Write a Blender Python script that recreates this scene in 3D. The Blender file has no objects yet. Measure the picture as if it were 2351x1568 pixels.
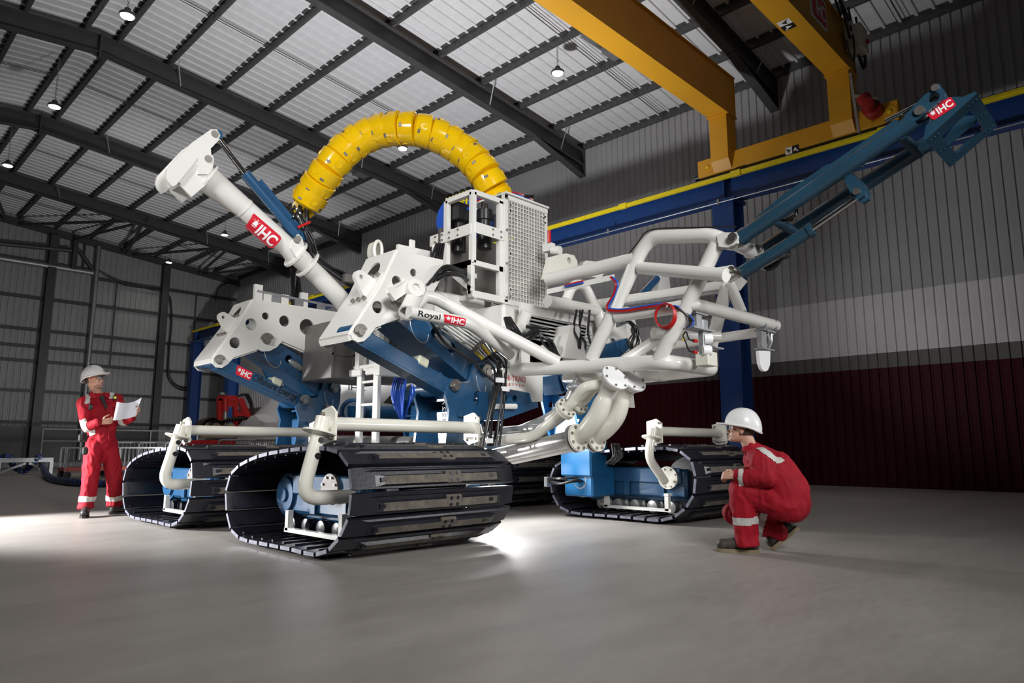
import bpy, bmesh, math, random
from mathutils import Vector, Matrix
from mathutils.geometry import tessellate_polygon
random.seed(7)
SC = bpy.context.scene
COL = SC.collection
V = Vector

# ------------------------------------------------------------------ camera
FPX = 1592.0; YAW = math.radians(45.7); PIT = math.radians(8.74); EYE = V((0, 0, 0.84))
c_f = V((math.sin(YAW)*math.cos(PIT), math.cos(YAW)*math.cos(PIT), math.sin(PIT)))
c_r = V((math.cos(YAW), -math.sin(YAW), 0)); c_u = c_r.cross(c_f)
cd = bpy.data.cameras.new('camera'); cd.sensor_width = 36; cd.sensor_fit = 'HORIZONTAL'; cd.lens = 36*FPX/2351
cd.clip_start = 0.05; cd.clip_end = 200
cam = bpy.data.objects.new('camera', cd); COL.objects.link(cam)
cam.matrix_world = Matrix(((c_r.x, c_u.x, -c_f.x, EYE.x), (c_r.y, c_u.y, -c_f.y, EYE.y), (c_r.z, c_u.z, -c_f.z, EYE.z), (0, 0, 0, 1)))
SC.camera = cam

# ------------------------------------------------------------------ world, lights, exposure
vs = SC.view_settings; vs.view_transform = 'Standard'; vs.look = 'None'; vs.gamma = 1; vs.use_curve_mapping = False
vs.exposure = 0.0
w = bpy.data.worlds.new('hall_air'); SC.world = w; w.use_nodes = True
w.node_tree.nodes['Background'].inputs[0].default_value = (0.55, 0.58, 0.62, 1)
w.node_tree.nodes['Background'].inputs[1].default_value = 0.035

def aim(o, tgt):
    o.rotation_euler = (V(tgt)-o.location).to_track_quat('-Z', 'Y').to_euler()
def spot(name, loc, tgt, watt, size_deg, radius=0.25, blend=0.6, col=(1, 1, 1)):
    l = bpy.data.lights.new(name, 'SPOT'); l.energy = watt; l.spot_size = math.radians(size_deg); l.spot_blend = blend
    l.shadow_soft_size = radius; l.color = col
    o = bpy.data.objects.new(name, l); COL.objects.link(o); o.location = loc; aim(o, tgt); return o
def area(name, loc, tgt, watt, sx, sy, col=(1, 1, 1), spread=180):
    l = bpy.data.lights.new(name, 'AREA'); l.energy = watt; l.shape = 'RECTANGLE'; l.size = sx; l.size_y = sy; l.color = col
    l.spread = math.radians(spread)
    o = bpy.data.objects.new(name, l); COL.objects.link(o); o.location = loc; aim(o, tgt); return o
spot('strobe_up', (7.6, 10.6, 1.3), (8.8, 11.6, 11), 3700, 128, 0.4, 1.0)
spot('strobe_left', (-0.7, 10.6, 1.5), (1.9, 9.0, 0.0), 3600, 66, 0.2)
spot('strobe_key', (-2.6, 4.2, 4.3), (4.6, 6.9, 2.2), 1100, 54, 0.6, 0.6)
spot('strobe_side', (9.0, -3.0, 2.6), (5.4, 4.4, 2.4), 700, 46, 0.4, 0.5)
area('strobe_front', (1.4, -2.4, 4.6), (4.0, 4.8, 2.2), 165, 2.2, 2.2, spread=92)
spot('strobe_under', (5.8, 5.9, 1.2), (5.6, 3.6, 0.0), 230, 165, 0.3)
spot('strobe_wall', (8.2, 7.6, 1.6), (16.5, 1.2, 5.0), 800, 58, 0.2, 0.9)
spot('gable_fill', (10.4, 20.2, 0.9), (8.5, 37, 7.0), 1700, 130, 0.2)  # unseen fill lamp, added behind the wrapped load to brighten the gable wall


# ------------------------------------------------------------------ mapping photo points onto known planes of the hall
def ray(px, py): return c_f*FPX + c_r*(px-1175.5) - c_u*(py-784)
def at(px, py, x=None, y=None, z=None, d=None):
    r = ray(px, py)
    if d is not None: return EYE + r*(d/FPX)
    if x is not None: return EYE + r*((x-EYE.x)/r.x)
    if y is not None: return EYE + r*((y-EYE.y)/r.y)
    return EYE + r*((z-EYE.z)/r.z)

# ------------------------------------------------------------------ materials
MAT = {}
def mat(name, col, rough=0.5, metal=0.0, var=0.06, scale=6.0, bump=0.0, bscale=60.0, dirt=None, dscale=3.0, dthr=0.55, coat=0.0, emit=None, estr=0, spec=0.5, trans=0, alpha=1, stretch=None):
    m = bpy.data.materials.new(name); m.use_nodes = True; nt = m.node_tree; N = nt.nodes; L = nt.links
    b = N['Principled BSDF']; b.inputs['Roughness'].default_value = rough; b.inputs['Metallic'].default_value = metal
    b.inputs['Specular IOR Level'].default_value = spec
    b.inputs['Coat Weight'].default_value = coat
    if trans: b.inputs['Transmission Weight'].default_value = trans
    tc = N.new('ShaderNodeTexCoord'); mp = N.new('ShaderNodeMapping'); L.new(tc.outputs['Object'], mp.inputs[0])
    if stretch: mp.inputs['Scale'].default_value = stretch
    n1 = N.new('ShaderNodeTexNoise'); n1.inputs['Scale'].default_value = scale; n1.inputs['Detail'].default_value = 6
    L.new(mp.outputs[0], n1.inputs['Vector'])
    cr = N.new('ShaderNodeValToRGB'); e = cr.color_ramp.elements
    e[0].position = 0.3; e[1].position = 0.7
    e[0].color = tuple(max(0, c*(1-var)) for c in col)+(1,); e[1].color = tuple(min(1, c*(1+var)) for c in col)+(1,)
    L.new(n1.outputs['Fac'], cr.inputs[0]); out = cr.outputs[0]
    if dirt:
        n2 = N.new('ShaderNodeTexNoise'); n2.inputs['Scale'].default_value = dscale; n2.inputs['Detail'].default_value = 10; n2.inputs['Roughness'].default_value = 0.75
        L.new(mp.outputs[0], n2.inputs['Vector'])
        r2 = N.new('ShaderNodeValToRGB'); r2.color_ramp.elements[0].position = dthr; r2.color_ramp.elements[1].position = min(1, dthr+0.18)
        L.new(n2.outputs['Fac'], r2.inputs[0])
        mx = N.new('ShaderNodeMix'); mx.data_type = 'RGBA'; L.new(r2.outputs[0], mx.inputs['Factor']); L.new(out, mx.inputs['A']); mx.inputs['B'].default_value = tuple(dirt)+(1,)
        out = mx.outputs['Result']
    L.new(out, b.inputs['Base Color'])
    if bump:
        n3 = N.new('ShaderNodeTexNoise'); n3.inputs['Scale'].default_value = bscale; n3.inputs['Detail'].default_value = 4; L.new(mp.outputs[0], n3.inputs['Vector'])
        bp = N.new('ShaderNodeBump'); bp.inputs['Strength'].default_value = bump; bp.inputs['Distance'].default_value = 0.01
        L.new(n3.outputs['Fac'], bp.inputs['Height']); L.new(bp.outputs[0], b.inputs['Normal'])
    if emit:
        b.inputs['Emission Color'].default_value = tuple(emit)+(1,); b.inputs['Emission Strength'].default_value = estr
    MAT[name] = m; return m

mat('white_paint', (0.74, 0.73, 0.69), 0.28, var=0.03, scale=2.5, coat=0.3, dirt=(0.62, 0.6, 0.54), dscale=5, dthr=0.62)
mat('cream_paint', (0.72, 0.70, 0.62), 0.26, var=0.04, scale=3, coat=0.3, dirt=(0.6, 0.57, 0.48), dscale=6, dthr=0.63)
mat('blue_paint', (0.016, 0.073, 0.165), 0.3, var=0.1, scale=4, coat=0.3, bump=0.05, bscale=90)
mat('bright_blue', (0.014, 0.12, 0.29), 0.35, var=0.1, scale=4, dirt=(0.2, 0.36, 0.52), dscale=7, dthr=0.62)
mat('boom_blue', (0.017, 0.055, 0.092), 0.25, var=0.1, scale=3, coat=0.4)
mat('crane_blue', (0.008, 0.045, 0.19), 0.45, var=0.1)
mat('crane_yellow', (0.62, 0.3, 0.012), 0.5, var=0.06, scale=1.2)
mat('rail_yellow', (0.75, 0.6, 0.01), 0.5, var=0.08)
mat('hose_yellow', (0.85, 0.52, 0.003), 0.16, var=0.04, coat=0.5)
mat('black_plastic', (0.012, 0.012, 0.014), 0.35, var=0.2)
mat('black_hose', (0.01, 0.01, 0.011), 0.42, var=0.2)
mat('shoe_black', (0.010, 0.010, 0.016), 0.36, var=0.35, scale=9, dirt=(0.06, 0.055, 0.055), dscale=14, dthr=0.6, bump=0.12, bscale=40)
mat('shoe_dust', (0.12, 0.105, 0.085), 0.8, var=0.3, scale=12, dirt=(0.05, 0.045, 0.04), dscale=16, dthr=0.5, bump=0.3, bscale=120)
mat('shoe_edge_lit', (0.20, 0.205, 0.26), 0.35, metal=0.3, var=0.2, scale=15, dirt=(0.07, 0.07, 0.1), dscale=10, dthr=0.55)  # steel end faces, made paler: strobe light on the edges painted into the colour
mat('tube_steel', (0.6, 0.6, 0.58), 0.3, metal=0.55, var=0.08)
mat('steel', (0.5, 0.49, 0.47), 0.32, metal=0.72, var=0.15, scale=4, dirt=(0.33, 0.27, 0.2), dscale=3, dthr=0.66)
mat('bolt_steel', (0.36, 0.34, 0.31), 0.45, metal=1.0, var=0.15, scale=20)
mat('chrome', (0.72, 0.72, 0.72), 0.08, metal=1.0, var=0.03)
mat('galvanised', (0.36, 0.37, 0.38), 0.45, metal=0.7, var=0.15, scale=14)
mat('tank_grey', (0.2, 0.185, 0.175), 0.45, metal=0.5, var=0.2, scale=4, dirt=(0.13, 0.11, 0.1), dscale=4)
mat('frame_dark', (0.052, 0.05, 0.053), 0.5, var=0.12, scale=3)
mat('purlin_dark', (0.09, 0.09, 0.093), 0.5, metal=0.3, var=0.25, scale=10)
mat('roof_sheet', (0.62, 0.62, 0.64), 0.5, var=0.05, scale=1.0, stretch=(1, 6, 1))
mat('clad_grey', (0.42, 0.42, 0.43), 0.55, var=0.04, scale=1.5)
mat('clad_gable', (0.30, 0.31, 0.31), 0.55, var=0.05, scale=1.5)
mat('red_badge', (0.62, 0.012, 0.03), 0.35, var=0.03)
mat('white_vinyl', (0.85, 0.85, 0.85), 0.4, var=0.02)
mat('black_vinyl', (0.008, 0.008, 0.01), 0.4, var=0.05)
mat('red_vinyl', (0.55, 0.05, 0.05), 0.4, var=0.05)
mat('red_cable', (0.42, 0.012, 0.012), 0.3, var=0.1)
mat('blue_cable', (0.015, 0.09, 0.5), 0.35, var=0.1)
mat('yellow_tag', (0.8, 0.55, 0.02), 0.5, var=0.1)
mat('red_machine', (0.6, 0.02, 0.02), 0.4, var=0.1, scale=3)
mat('rust_steel', (0.1, 0.07, 0.055), 0.7, metal=0.3, var=0.4, scale=10, dirt=(0.22, 0.12, 0.06), dscale=8)
mat('tan_paint', (0.55, 0.45, 0.32), 0.6, var=0.2, scale=5, dirt=(0.2, 0.12, 0.07), dscale=6)
mat('tarp_white', (0.75, 0.74, 0.76), 0.4, var=0.05, scale=3, bump=0.5, bscale=4)
mat('coverall_red', (0.32, 0.006, 0.017), 0.75, var=0.16, scale=3, bump=0.9, bscale=13, spec=0.25)
mat('reflective_tape', (0.55, 0.54, 0.5), 0.5, var=0.08, scale=12)
mat('skin', (0.55, 0.30, 0.21), 0.5, var=0.08, scale=12)
mat('hair', (0.06, 0.035, 0.022), 0.7, var=0.3, scale=40)
mat('beard', (0.36, 0.19, 0.13), 0.7, var=0.25, scale=60)
mat('lips', (0.42, 0.17, 0.13), 0.45, var=0.05)
mat('eye_white', (0.75, 0.73, 0.7), 0.2, var=0.02)
mat('helmet_white', (0.8, 0.8, 0.79), 0.3, var=0.03, scale=4, coat=0.2)
mat('boot_black', (0.016, 0.014, 0.013), 0.45, var=0.3, scale=14, bump=0.2, bscale=60)
mat('boot_brown', (0.05, 0.04, 0.033), 0.6, var=0.3, scale=14, bump=0.3, bscale=60)
mat('sole_tan', (0.25, 0.2, 0.12), 0.8, var=0.2, scale=20)
mat('paper_white', (0.8, 0.8, 0.84), 0.6, var=0.02)
mat('shirt_dark', (0.015, 0.02, 0.018), 0.8, var=0.1)
mat('glass_clear', (0.9, 0.92, 0.95), 0.05, var=0.0, trans=0.85, spec=0.6)
mat('lamp_glow', (1, 0.96, 0.88), 0.5, var=0.0, emit=(1, 0.93, 0.8), estr=9)
mat('strobe_glow', (1, 1, 1), 0.5, var=0.0, emit=(1, 0.98, 0.95), estr=260)
mat('indicator_red', (0.5, 0.01, 0.01), 0.3, var=0.1)
mat('beige_box', (0.6, 0.55, 0.46), 0.5, var=0.05)
mat('motor_red', (0.3, 0.008, 0.012), 0.4, var=0.15)
mat('pink_frame', (0.55, 0.12, 0.1), 0.5, var=0.15)
mat('blue_sleeve', (0.02, 0.05, 0.2), 0.5, var=0.3, scale=12)
mat('nylon_pad', (0.62, 0.62, 0.48), 0.5, var=0.05)

# wall cladding: colour bands by height (red blockwork, grey, pale band, grey)
def band_wall():
    m = bpy.data.materials.new('clad_banded'); m.use_nodes = True; nt = m.node_tree; N = nt.nodes; L = nt.links; b = N['Principled BSDF']
    b.inputs['Roughness'].default_value = 0.6; b.inputs['Specular IOR Level'].default_value = 0.15
    g = N.new('ShaderNodeNewGeometry'); s = N.new('ShaderNodeSeparateXYZ'); L.new(g.outputs['Position'], s.inputs[0])
    mr = N.new('ShaderNodeMapRange'); mr.inputs['From Max'].default_value = 12.0; L.new(s.outputs['Z'], mr.inputs[0])
    cr = N.new('ShaderNodeValToRGB'); cr.color_ramp.interpolation = 'CONSTANT'; e = cr.color_ramp.elements
    e[0].position = 0; e[0].color = (0.04, 0.001, 0.004, 1); e[1].position = 2.57/12; e[1].color = (0.13, 0.125, 0.12, 1)
    a = e.new(2.9/12); a.color = (0.58, 0.56, 0.58, 1); a = e.new(4.18/12); a.color = (0.36, 0.355, 0.36, 1)
    L.new(mr.outputs[0], cr.inputs[0])
    n = N.new('ShaderNodeTexNoise'); n.inputs['Scale'].default_value = 1.2; n.inputs['Detail'].default_value = 5; L.new(g.outputs['Position'], n.inputs['Vector'])
    r = N.new('ShaderNodeMapRange'); r.inputs['To Min'].default_value = 0.88; r.inputs['To Max'].default_value = 1.1; L.new(n.outputs['Fac'], r.inputs[0])
    mx = N.new('ShaderNodeVectorMath'); mx.operation = 'SCALE'; L.new(cr.outputs[0], mx.inputs[0]); L.new(r.outputs[0], mx.inputs['Scale'])
    L.new(mx.outputs[0], b.inputs['Base Color']); MAT['clad_banded'] = m
band_wall()
def floor_mat():
    m = bpy.data.materials.new('polished_concrete'); m.use_nodes = True; nt = m.node_tree; N = nt.nodes; L = nt.links; b = N['Principled BSDF']
    g = N.new('ShaderNodeTexCoord'); mp = N.new('ShaderNodeMapping'); mp.inputs['Rotation'].default_value = (0, 0, -YAW); mp.inputs['Scale'].default_value = (0.7, 2.2, 1)
    L.new(g.outputs['Object'], mp.inputs[0])
    n1 = N.new('ShaderNodeTexNoise'); n1.inputs['Scale'].default_value = 0.9; n1.inputs['Detail'].default_value = 9; n1.inputs['Roughness'].default_value = 0.65; L.new(mp.outputs[0], n1.inputs['Vector'])
    n2 = N.new('ShaderNodeTexNoise'); n2.inputs['Scale'].default_value = 9; n2.inputs['Detail'].default_value = 8; n2.inputs['Roughness'].default_value = 0.7; L.new(mp.outputs[0], n2.inputs['Vector'])
    ad = N.new('ShaderNodeMath'); ad.operation = 'MULTIPLY_ADD'; L.new(n2.outputs['Fac'], ad.inputs[0]); ad.inputs[1].default_value = 0.45; L.new(n1.outputs['Fac'], ad.inputs[2])
    cr = N.new('ShaderNodeValToRGB'); e = cr.color_ramp.elements; e[0].position = 0.5; e[1].position = 0.95
    e[0].color = (0.265, 0.245, 0.225, 1); e[1].color = (0.37, 0.345, 0.32, 1); L.new(ad.outputs[0], cr.inputs[0]); L.new(cr.outputs[0], b.inputs['Base Color'])
    rr = N.new('ShaderNodeMapRange'); rr.inputs['To Min'].default_value = 0.34; rr.inputs['To Max'].default_value = 0.58; L.new(n2.outputs['Fac'], rr.inputs[0]); L.new(rr.outputs[0], b.inputs['Roughness'])
    bp = N.new('ShaderNodeBump'); bp.inputs['Strength'].default_value = 0.12; bp.inputs['Distance'].default_value = 0.01; L.new(n2.outputs['Fac'], bp.inputs['Height']); L.new(bp.outputs[0], b.inputs['Normal'])
    MAT['polished_concrete'] = m
floor_mat()

# ------------------------------------------------------------------ mesh builder
def frame_of(d):
    d = d.normalized(); a = V((0, 0, 1)) if abs(d.z) < 0.9 else V((1, 0, 0))
    u = a.cross(d).normalized(); return u, d.cross(u)
def fillet(pts, rad, n=5):
    pts = [V(p) for p in pts]; out = [pts[0]]
    for i in range(1, len(pts)-1):
        p = pts[i]; a = (pts[i-1]-p); b = (pts[i+1]-p); la, lb = a.length, b.length
        r = rad[i-1] if isinstance(rad, (list, tuple)) else rad
        k = min(r, la*0.48, lb*0.48); s = p+a.normalized()*k; e = p+b.normalized()*k
        for j in range(n+1):
            t = j/n; out.append(s*(1-t)**2+p*2*t*(1-t)+e*t*t)
    out.append(pts[-1]); return out
def spline(pts, n=8):
    pts = [V(p) for p in pts]; P = [pts[0]*2-pts[1]]+pts+[pts[-1]*2-pts[-2]]; out = []
    for i in range(1, len(P)-2):
        for j in range(n):
            t = j/n; a, b, c, d = P[i-1], P[i], P[i+1], P[i+2]
            out.append(0.5*((2*b)+(c-a)*t+(2*a-5*b+4*c-d)*t*t+(3*b-a-3*c+d)*t**3))
    out.append(pts[-1]); return out
def jit(pts, s=0.022):
    return [pts[0]]+[V(p)+V((random.uniform(-s, s), random.uniform(-s, s), random.uniform(-s, s))) for p in pts[1:-1]]+[pts[-1]]
class MB:
    def __init__(s): s.v = []; s.f = []; s.m = []; s.mi = 0
    def add(s, vs_, fs):
        o = len(s.v); s.v += [V(p) for p in vs_]; s.f += [tuple(i+o for i in f) for f in fs]; s.m += [s.mi]*len(fs); return s
    def box(s, c, size, ax=None, bev=0.0):
        c = V(c); hx, hy, hz = [q/2 for q in size]
        ex, ey, ez = ax if ax else (V((1, 0, 0)), V((0, 1, 0)), V((0, 0, 1)))
        if bev > 0:
            b = min(bev, hx*.9, hy*.9, hz*.9); vs_ = []; idx = {}
            for sx in (-1, 1):
                for sy in (-1, 1):
                    for sz in (-1, 1):
                        for k in range(3):
                            q = [sx*hx, sy*hy, sz*hz]
                            for j in range(3):
                                if j != k: q[j] -= (sx, sy, sz)[j]*b
                            idx[(sx, sy, sz, k)] = len(vs_); vs_.append(c+ex*q[0]+ey*q[1]+ez*q[2])
            fs = []
            for k in range(3):
                o1, o2 = [(1, 2), (2, 0), (0, 1)][k]
                for sg in (-1, 1):
                    loop = []
                    for a, b_ in ((-1, -1), (1, -1), (1, 1), (-1, 1)):
                        t = [0, 0, 0]; t[k] = sg; t[o1] = a; t[o2] = b_; loop.append(idx[tuple(t)+(k,)])
                    fs.append(tuple(loop) if sg > 0 else tuple(reversed(loop)))
            for k in range(3):
                o1, o2 = [(1, 2), (2, 0), (0, 1)][k]
                for a in (-1, 1):
                    for b_ in (-1, 1):
                        t0 = [0, 0, 0]; t1 = [0, 0, 0]; t0[k] = -1; t1[k] = 1; t0[o1] = t1[o1] = a; t0[o2] = t1[o2] = b_
                        q = (idx[tuple(t0)+(o1,)], idx[tuple(t1)+(o1,)], idx[tuple(t1)+(o2,)], idx[tuple(t0)+(o2,)])
                        fs.append(q if a*b_ < 0 else tuple(reversed(q)))
            for sx in (-1, 1):
                for sy in (-1, 1):
                    for sz in (-1, 1):
                        q = (idx[(sx, sy, sz, 0)], idx[(sx, sy, sz, 1)], idx[(sx, sy, sz, 2)])
                        fs.append(q if sx*sy*sz > 0 else tuple(reversed(q)))
            return s.add(vs_, fs)
        p = [c+ex*(hx*i)+ey*(hy*j)+ez*(hz*k) for i in (-1, 1) for j in (-1, 1) for k in (-1, 1)]
        return s.add(p, [(0, 1, 3, 2), (4, 6, 7, 5), (0, 4, 5, 1), (2, 3, 7, 6), (0, 2, 6, 4), (1, 5, 7, 3)])
    def bar(s, a, b, wd, ht, up=(0, 0, 1)):
        a = V(a); b = V(b); d = b-a; ez = d.normalized(); u = V(up); ex = u.cross(ez)
        if ex.length < 1e-4: ex = V((1, 0, 0)).cross(ez)
        ex.normalize(); ey = ez.cross(ex); return s.box((a+b)/2, (wd, ht, d.length), (ex, ey, ez))
    def ibeam(s, a, b, wd, ht, tf=0.02, tw=0.014, up=(0, 0, 1)):
        a = V(a); b = V(b); ez = (b-a).normalized(); ex = V(up).cross(ez).normalized(); ey = ez.cross(ex)
        for k in (-1, 1): s.bar(a+ey*k*(ht-tf)/2, b+ey*k*(ht-tf)/2, wd, tf, ey)
        return s.bar(a, b, tw, ht-2*tf, ey)
    def prism(s, pts, vec, holes=()):
        pts = [V(p) for p in pts]; vec = V(vec); loops = [pts]+[[V(q) for q in h] for h in holes]
        flat = [q for l in loops for q in l]; n = len(flat); tris = tessellate_polygon(loops)
        nn = V((0, 0, 0))
        for i in range(len(pts)): nn += pts[i].cross(pts[(i+1) % len(pts)])
        t = tris[0]; tn = (flat[t[1]]-flat[t[0]]).cross(flat[t[2]]-flat[t[0]])
        flip = tn.dot(vec) > 0
        fs = [tuple(reversed(t)) if flip else tuple(t) for t in tris]+[tuple(i+n for i in (t if flip else reversed(t))) for t in tris]
        o = 0; sgn = nn.dot(vec) > 0
        for li, l in enumerate(loops):
            k = len(l); a = V((0, 0, 0))
            for i in range(k): a += l[i].cross(l[(i+1) % k])
            same = (a.dot(vec) > 0)
            for i in range(k):
                q = (o+i, o+(i+1) % k, n+o+(i+1) % k, n+o+i)
                fs.append(q if (same == (li == 0)) else tuple(reversed(q)))
            o += k
        return s.add(flat+[q+vec for q in flat], fs)
    def tube(s, pts, r, n=12, caps=True, inner=None):
        pts = [V(p) for p in pts]; k = len(pts); rs = r if isinstance(r, (list, tuple)) else [r]*k
        d = (pts[1]-pts[0]).normalized(); u, w_ = frame_of(d); vs_ = []; 
        for i in range(k):
            t = (pts[min(i+1, k-1)]-pts[max(i-1, 0)]); 
            if t.length < 1e-9: t = d
            t.normalize(); q = d.rotation_difference(t); u = q @ u; u = (u-t*u.dot(t)).normalized(); w_ = t.cross(u); d = t
            for j in range(n):
                a = 2*math.pi*j/n; vs_.append(pts[i]+(u*math.cos(a)+w_*math.sin(a))*rs[i])
        fs = [(i*n+j, i*n+(j+1) % n, (i+1)*n+(j+1) % n, (i+1)*n+j) for i in range(k-1) for j in range(n)]
        if caps: fs += [tuple(reversed(range(n))), tuple((k-1)*n+j for j in range(n))]
        return s.add(vs_, fs)
    def cyl(s, a, b, r, n=16): return s.tube([a, b], r, n)
    def lathe(s, o, d, prof, n=20):
        o = V(o); d = V(d).normalized(); u, w_ = frame_of(d); vs_ = []; k = len(prof)
        for (r, h) in prof:
            for j in range(n):
                a = 2*math.pi*j/n; vs_.append(o+d*h+(u*math.cos(a)+w_*math.sin(a))*max(r, 1e-5))
        fs = [(i*n+j, i*n+(j+1) % n, (i+1)*n+(j+1) % n, (i+1)*n+j) for i in range(k-1) for j in range(n)]
        fs += [tuple(reversed(range(n))), tuple((k-1)*n+j for j in range(n))]
        return s.add(vs_, fs)
    def ball(s, c, r, n=12, sc=(1, 1, 1), ax=None):
        c = V(c); ex, ey, ez = ax if ax else (V((1, 0, 0)), V((0, 1, 0)), V((0, 0, 1))); m = max(4, n//2+1); vs_ = []
        for i in range(m+1):
            th = math.pi*i/m
            for j in range(n):
                a = 2*math.pi*j/n; vs_.append(c+ex*(r*sc[0]*math.sin(th)*math.cos(a))+ey*(r*sc[1]*math.sin(th)*math.sin(a))+ez*(-r*sc[2]*math.cos(th)))
        return s.add(vs_, [(i*n+j, i*n+(j+1) % n, (i+1)*n+(j+1) % n, (i+1)*n+j) for i in range(m) for j in range(n)])
    def flange(s, c, d, r, th, bolts=0, br=0.0, bolt_mi=None, n=24):
        d = V(d).normalized(); c = V(c); s.cyl(c, c+d*th, r, n); u, w_ = frame_of(d); old = s.mi
        if bolt_mi is not None: s.mi = bolt_mi
        for i in range(bolts):
            a = 2*math.pi*(i+.5)/bolts; p = c+(u*math.cos(a)+w_*math.sin(a))*r*0.8; s.cyl(p-d*0.012, p+d*(th+0.015), br, 6)
        s.mi = old; return s
    def mesh(s, name, mats, origin, sharp=35):
        me = bpy.data.meshes.new(name); me.from_pydata([tuple(p-origin) for p in s.v], [], s.f)
        for m in mats: me.materials.append(MAT[m])
        me.polygons.foreach_set('material_index', s.m); me.polygons.foreach_set('use_smooth', [True]*len(me.polygons))
        me.update(); me.set_sharp_from_angle(angle=math.radians(sharp)); return me
    def center(s):
        lo = [min(p[i] for p in s.v) for i in range(3)]; hi = [max(p[i] for p in s.v) for i in range(3)]
        return V([(a+b)/2 for a, b in zip(lo, hi)])
    def build(s, name, mats, parent=None, sharp=35, origin=None, **tags):
        if isinstance(mats, str): mats = [mats]
        c = V(origin) if origin is not None else s.center()
        o = bpy.data.objects.new(name, s.mesh(name, mats, c, sharp)); return place(o, c, parent, **tags)
WL = {}
def place(o, c, parent=None, **tags):
    COL.objects.link(o); o.parent = parent; WL[o.name] = V(c); o.location = V(c)-(WL[parent.name] if parent else V((0, 0, 0)))
    for k, v in tags.items(): o[k] = v
    return o
def empty(name, loc, parent=None, **tags):
    o = bpy.data.objects.new(name, None); o.empty_display_size = 0.2; return place(o, loc, parent, **tags)
def inst(me, name, c, parent, rot=None, **tags):
    o = bpy.data.objects.new(name, me); place(o, c, parent, **tags)
    if rot is not None: o.rotation_euler = rot.to_euler()
    return o
def circ(c, r, ex, ey, n=20, sx=1.0, sy=1.0):
    return [V(c)+ex*(r*sx*math.cos(2*math.pi*i/n))+ey*(r*sy*math.sin(2*math.pi*i/n)) for i in range(n)]
X_, Y_, Z_ = V((1, 0, 0)), V((0, 1, 0)), V((0, 0, 1))

# lettering: flat print cut from the built-in font
TXT = {}
def glyphs(body, bold=0.0, spacing=1.0):
    k = (body, bold, spacing)
    if k not in TXT:
        cu = bpy.data.curves.new('lettering', 'FONT'); cu.body = body; cu.size = 1; cu.offset = bold; cu.space_character = spacing; cu.resolution_u = 4
        ob = bpy.data.objects.new('lettering', cu); COL.objects.link(ob); dg = bpy.context.evaluated_depsgraph_get(); dg.update()
        me = bpy.data.meshes.new_from_object(ob.evaluated_get(dg)); bm_ = bmesh.new(); bm_.from_mesh(me); bmesh.ops.triangulate(bm_, faces=bm_.faces[:])
        for k_ in range(1, 12): bmesh.ops.bisect_plane(bm_, geom=bm_.verts[:]+bm_.edges[:]+bm_.faces[:], plane_co=(0, -0.2+k_*0.09, 0), plane_no=(0, 1, 0))
        bm_.verts.index_update(); vs_ = [v.co.copy() for v in bm_.verts]; fs = [tuple(v.index for v in p.verts) for p in bm_.faces]; bm_.free()
        bpy.data.objects.remove(ob); bpy.data.curves.remove(cu); bpy.data.meshes.remove(me)
        x0 = min(v.x for v in vs_); x1 = max(v.x for v in vs_); y0 = min(v.y for v in vs_); y1 = max(v.y for v in vs_)
        TXT[k] = ([((v.x-x0)/(x1-x0), (v.y-y0)/(y1-y0)) for v in vs_], fs)
    return TXT[k]
def put_text(mb, body, fn, u0, v0, u1, v1, bold=0.0, spacing=1.0):
    vs_, fs = glyphs(body, bold, spacing); return mb.add([fn(u0+(u1-u0)*a, v0+(v1-v0)*b) for a, b in vs_], fs)
def badge(fn, parent, h=1.0, crown=True, name='badge', label='red badge with white crown and letters', inset=0.0):
    """rounded red sticker; fn(u,v,lift) maps 0..1 x 0..1 to the surface"""
    a = MB(); ns = 24; pts = []
    for (cx, cy, a0) in ((0.91, 0.2, -90), (0.91, 0.8, 0), (0.07, 0.86, 90), (0.14, 0.2, 180)):
        for i in range(6): 
            t = math.radians(a0+i*18); pts.append((cx+0.07*math.cos(t), cy+0.17*math.sin(t)))
    rows = 10; vs_ = []; fs = []
    # triangulate as strips between left and right outline so it can wrap a tube
    for i in range(rows+1):
        v = 0.03+0.94*i/rows; xs = []
        for j in range(len(pts)):
            p, q = pts[j], pts[(j+1) % len(pts)]
            if (p[1]-v)*(q[1]-v) <= 0 and p[1] != q[1]: xs.append(p[0]+(q[0]-p[0])*(v-p[1])/(q[1]-p[1]))
        x0, x1 = (min(xs), max(xs)) if xs else (0.2, 0.8)
        for k in range(9): vs_.append(fn(x0+(x1-x0)*k/8, v, 0.002))
    for i in range(rows):
        for k in range(8): fs.append((i*9+k, i*9+k+1, (i+1)*9+k+1, (i+1)*9+k))
    a.add(vs_, fs); b = a.build(name, 'red_badge', parent, label=label)
    t = MB(); f2 = lambda u, v: fn(u, v, 0.0035)
    put_text(t, 'IHC', f2, 0.34, 0.2, 0.92, 0.8, 0.03)
    if crown:
        c = [(0.14, 0.5), (0.27, 0.5), (0.29, 0.78), (0.245, 0.66), (0.205, 0.86), (0.165, 0.66), (0.12, 0.78)]
        t.add([f2(*q) for q in c], [(0, 1, 3), (1, 2, 3), (0, 3, 5), (3, 4, 5), (0, 5, 6)])
        t.add([f2(*q) for q in ((0.14, 0.42), (0.27, 0.42), (0.27, 0.46), (0.14, 0.46))], [(0, 1, 2, 3)])
    place(bpy.data.objects.new('lettering', t.mesh('lettering', ['white_vinyl'], t.center())), t.center(), b)
    return b
def planar(o, ex, ey, n):
    o, ex, ey, n = V(o), V(ex), V(ey), V(n); return lambda u, v, l=0.0: o+ex*u+ey*v+n*l

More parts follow.
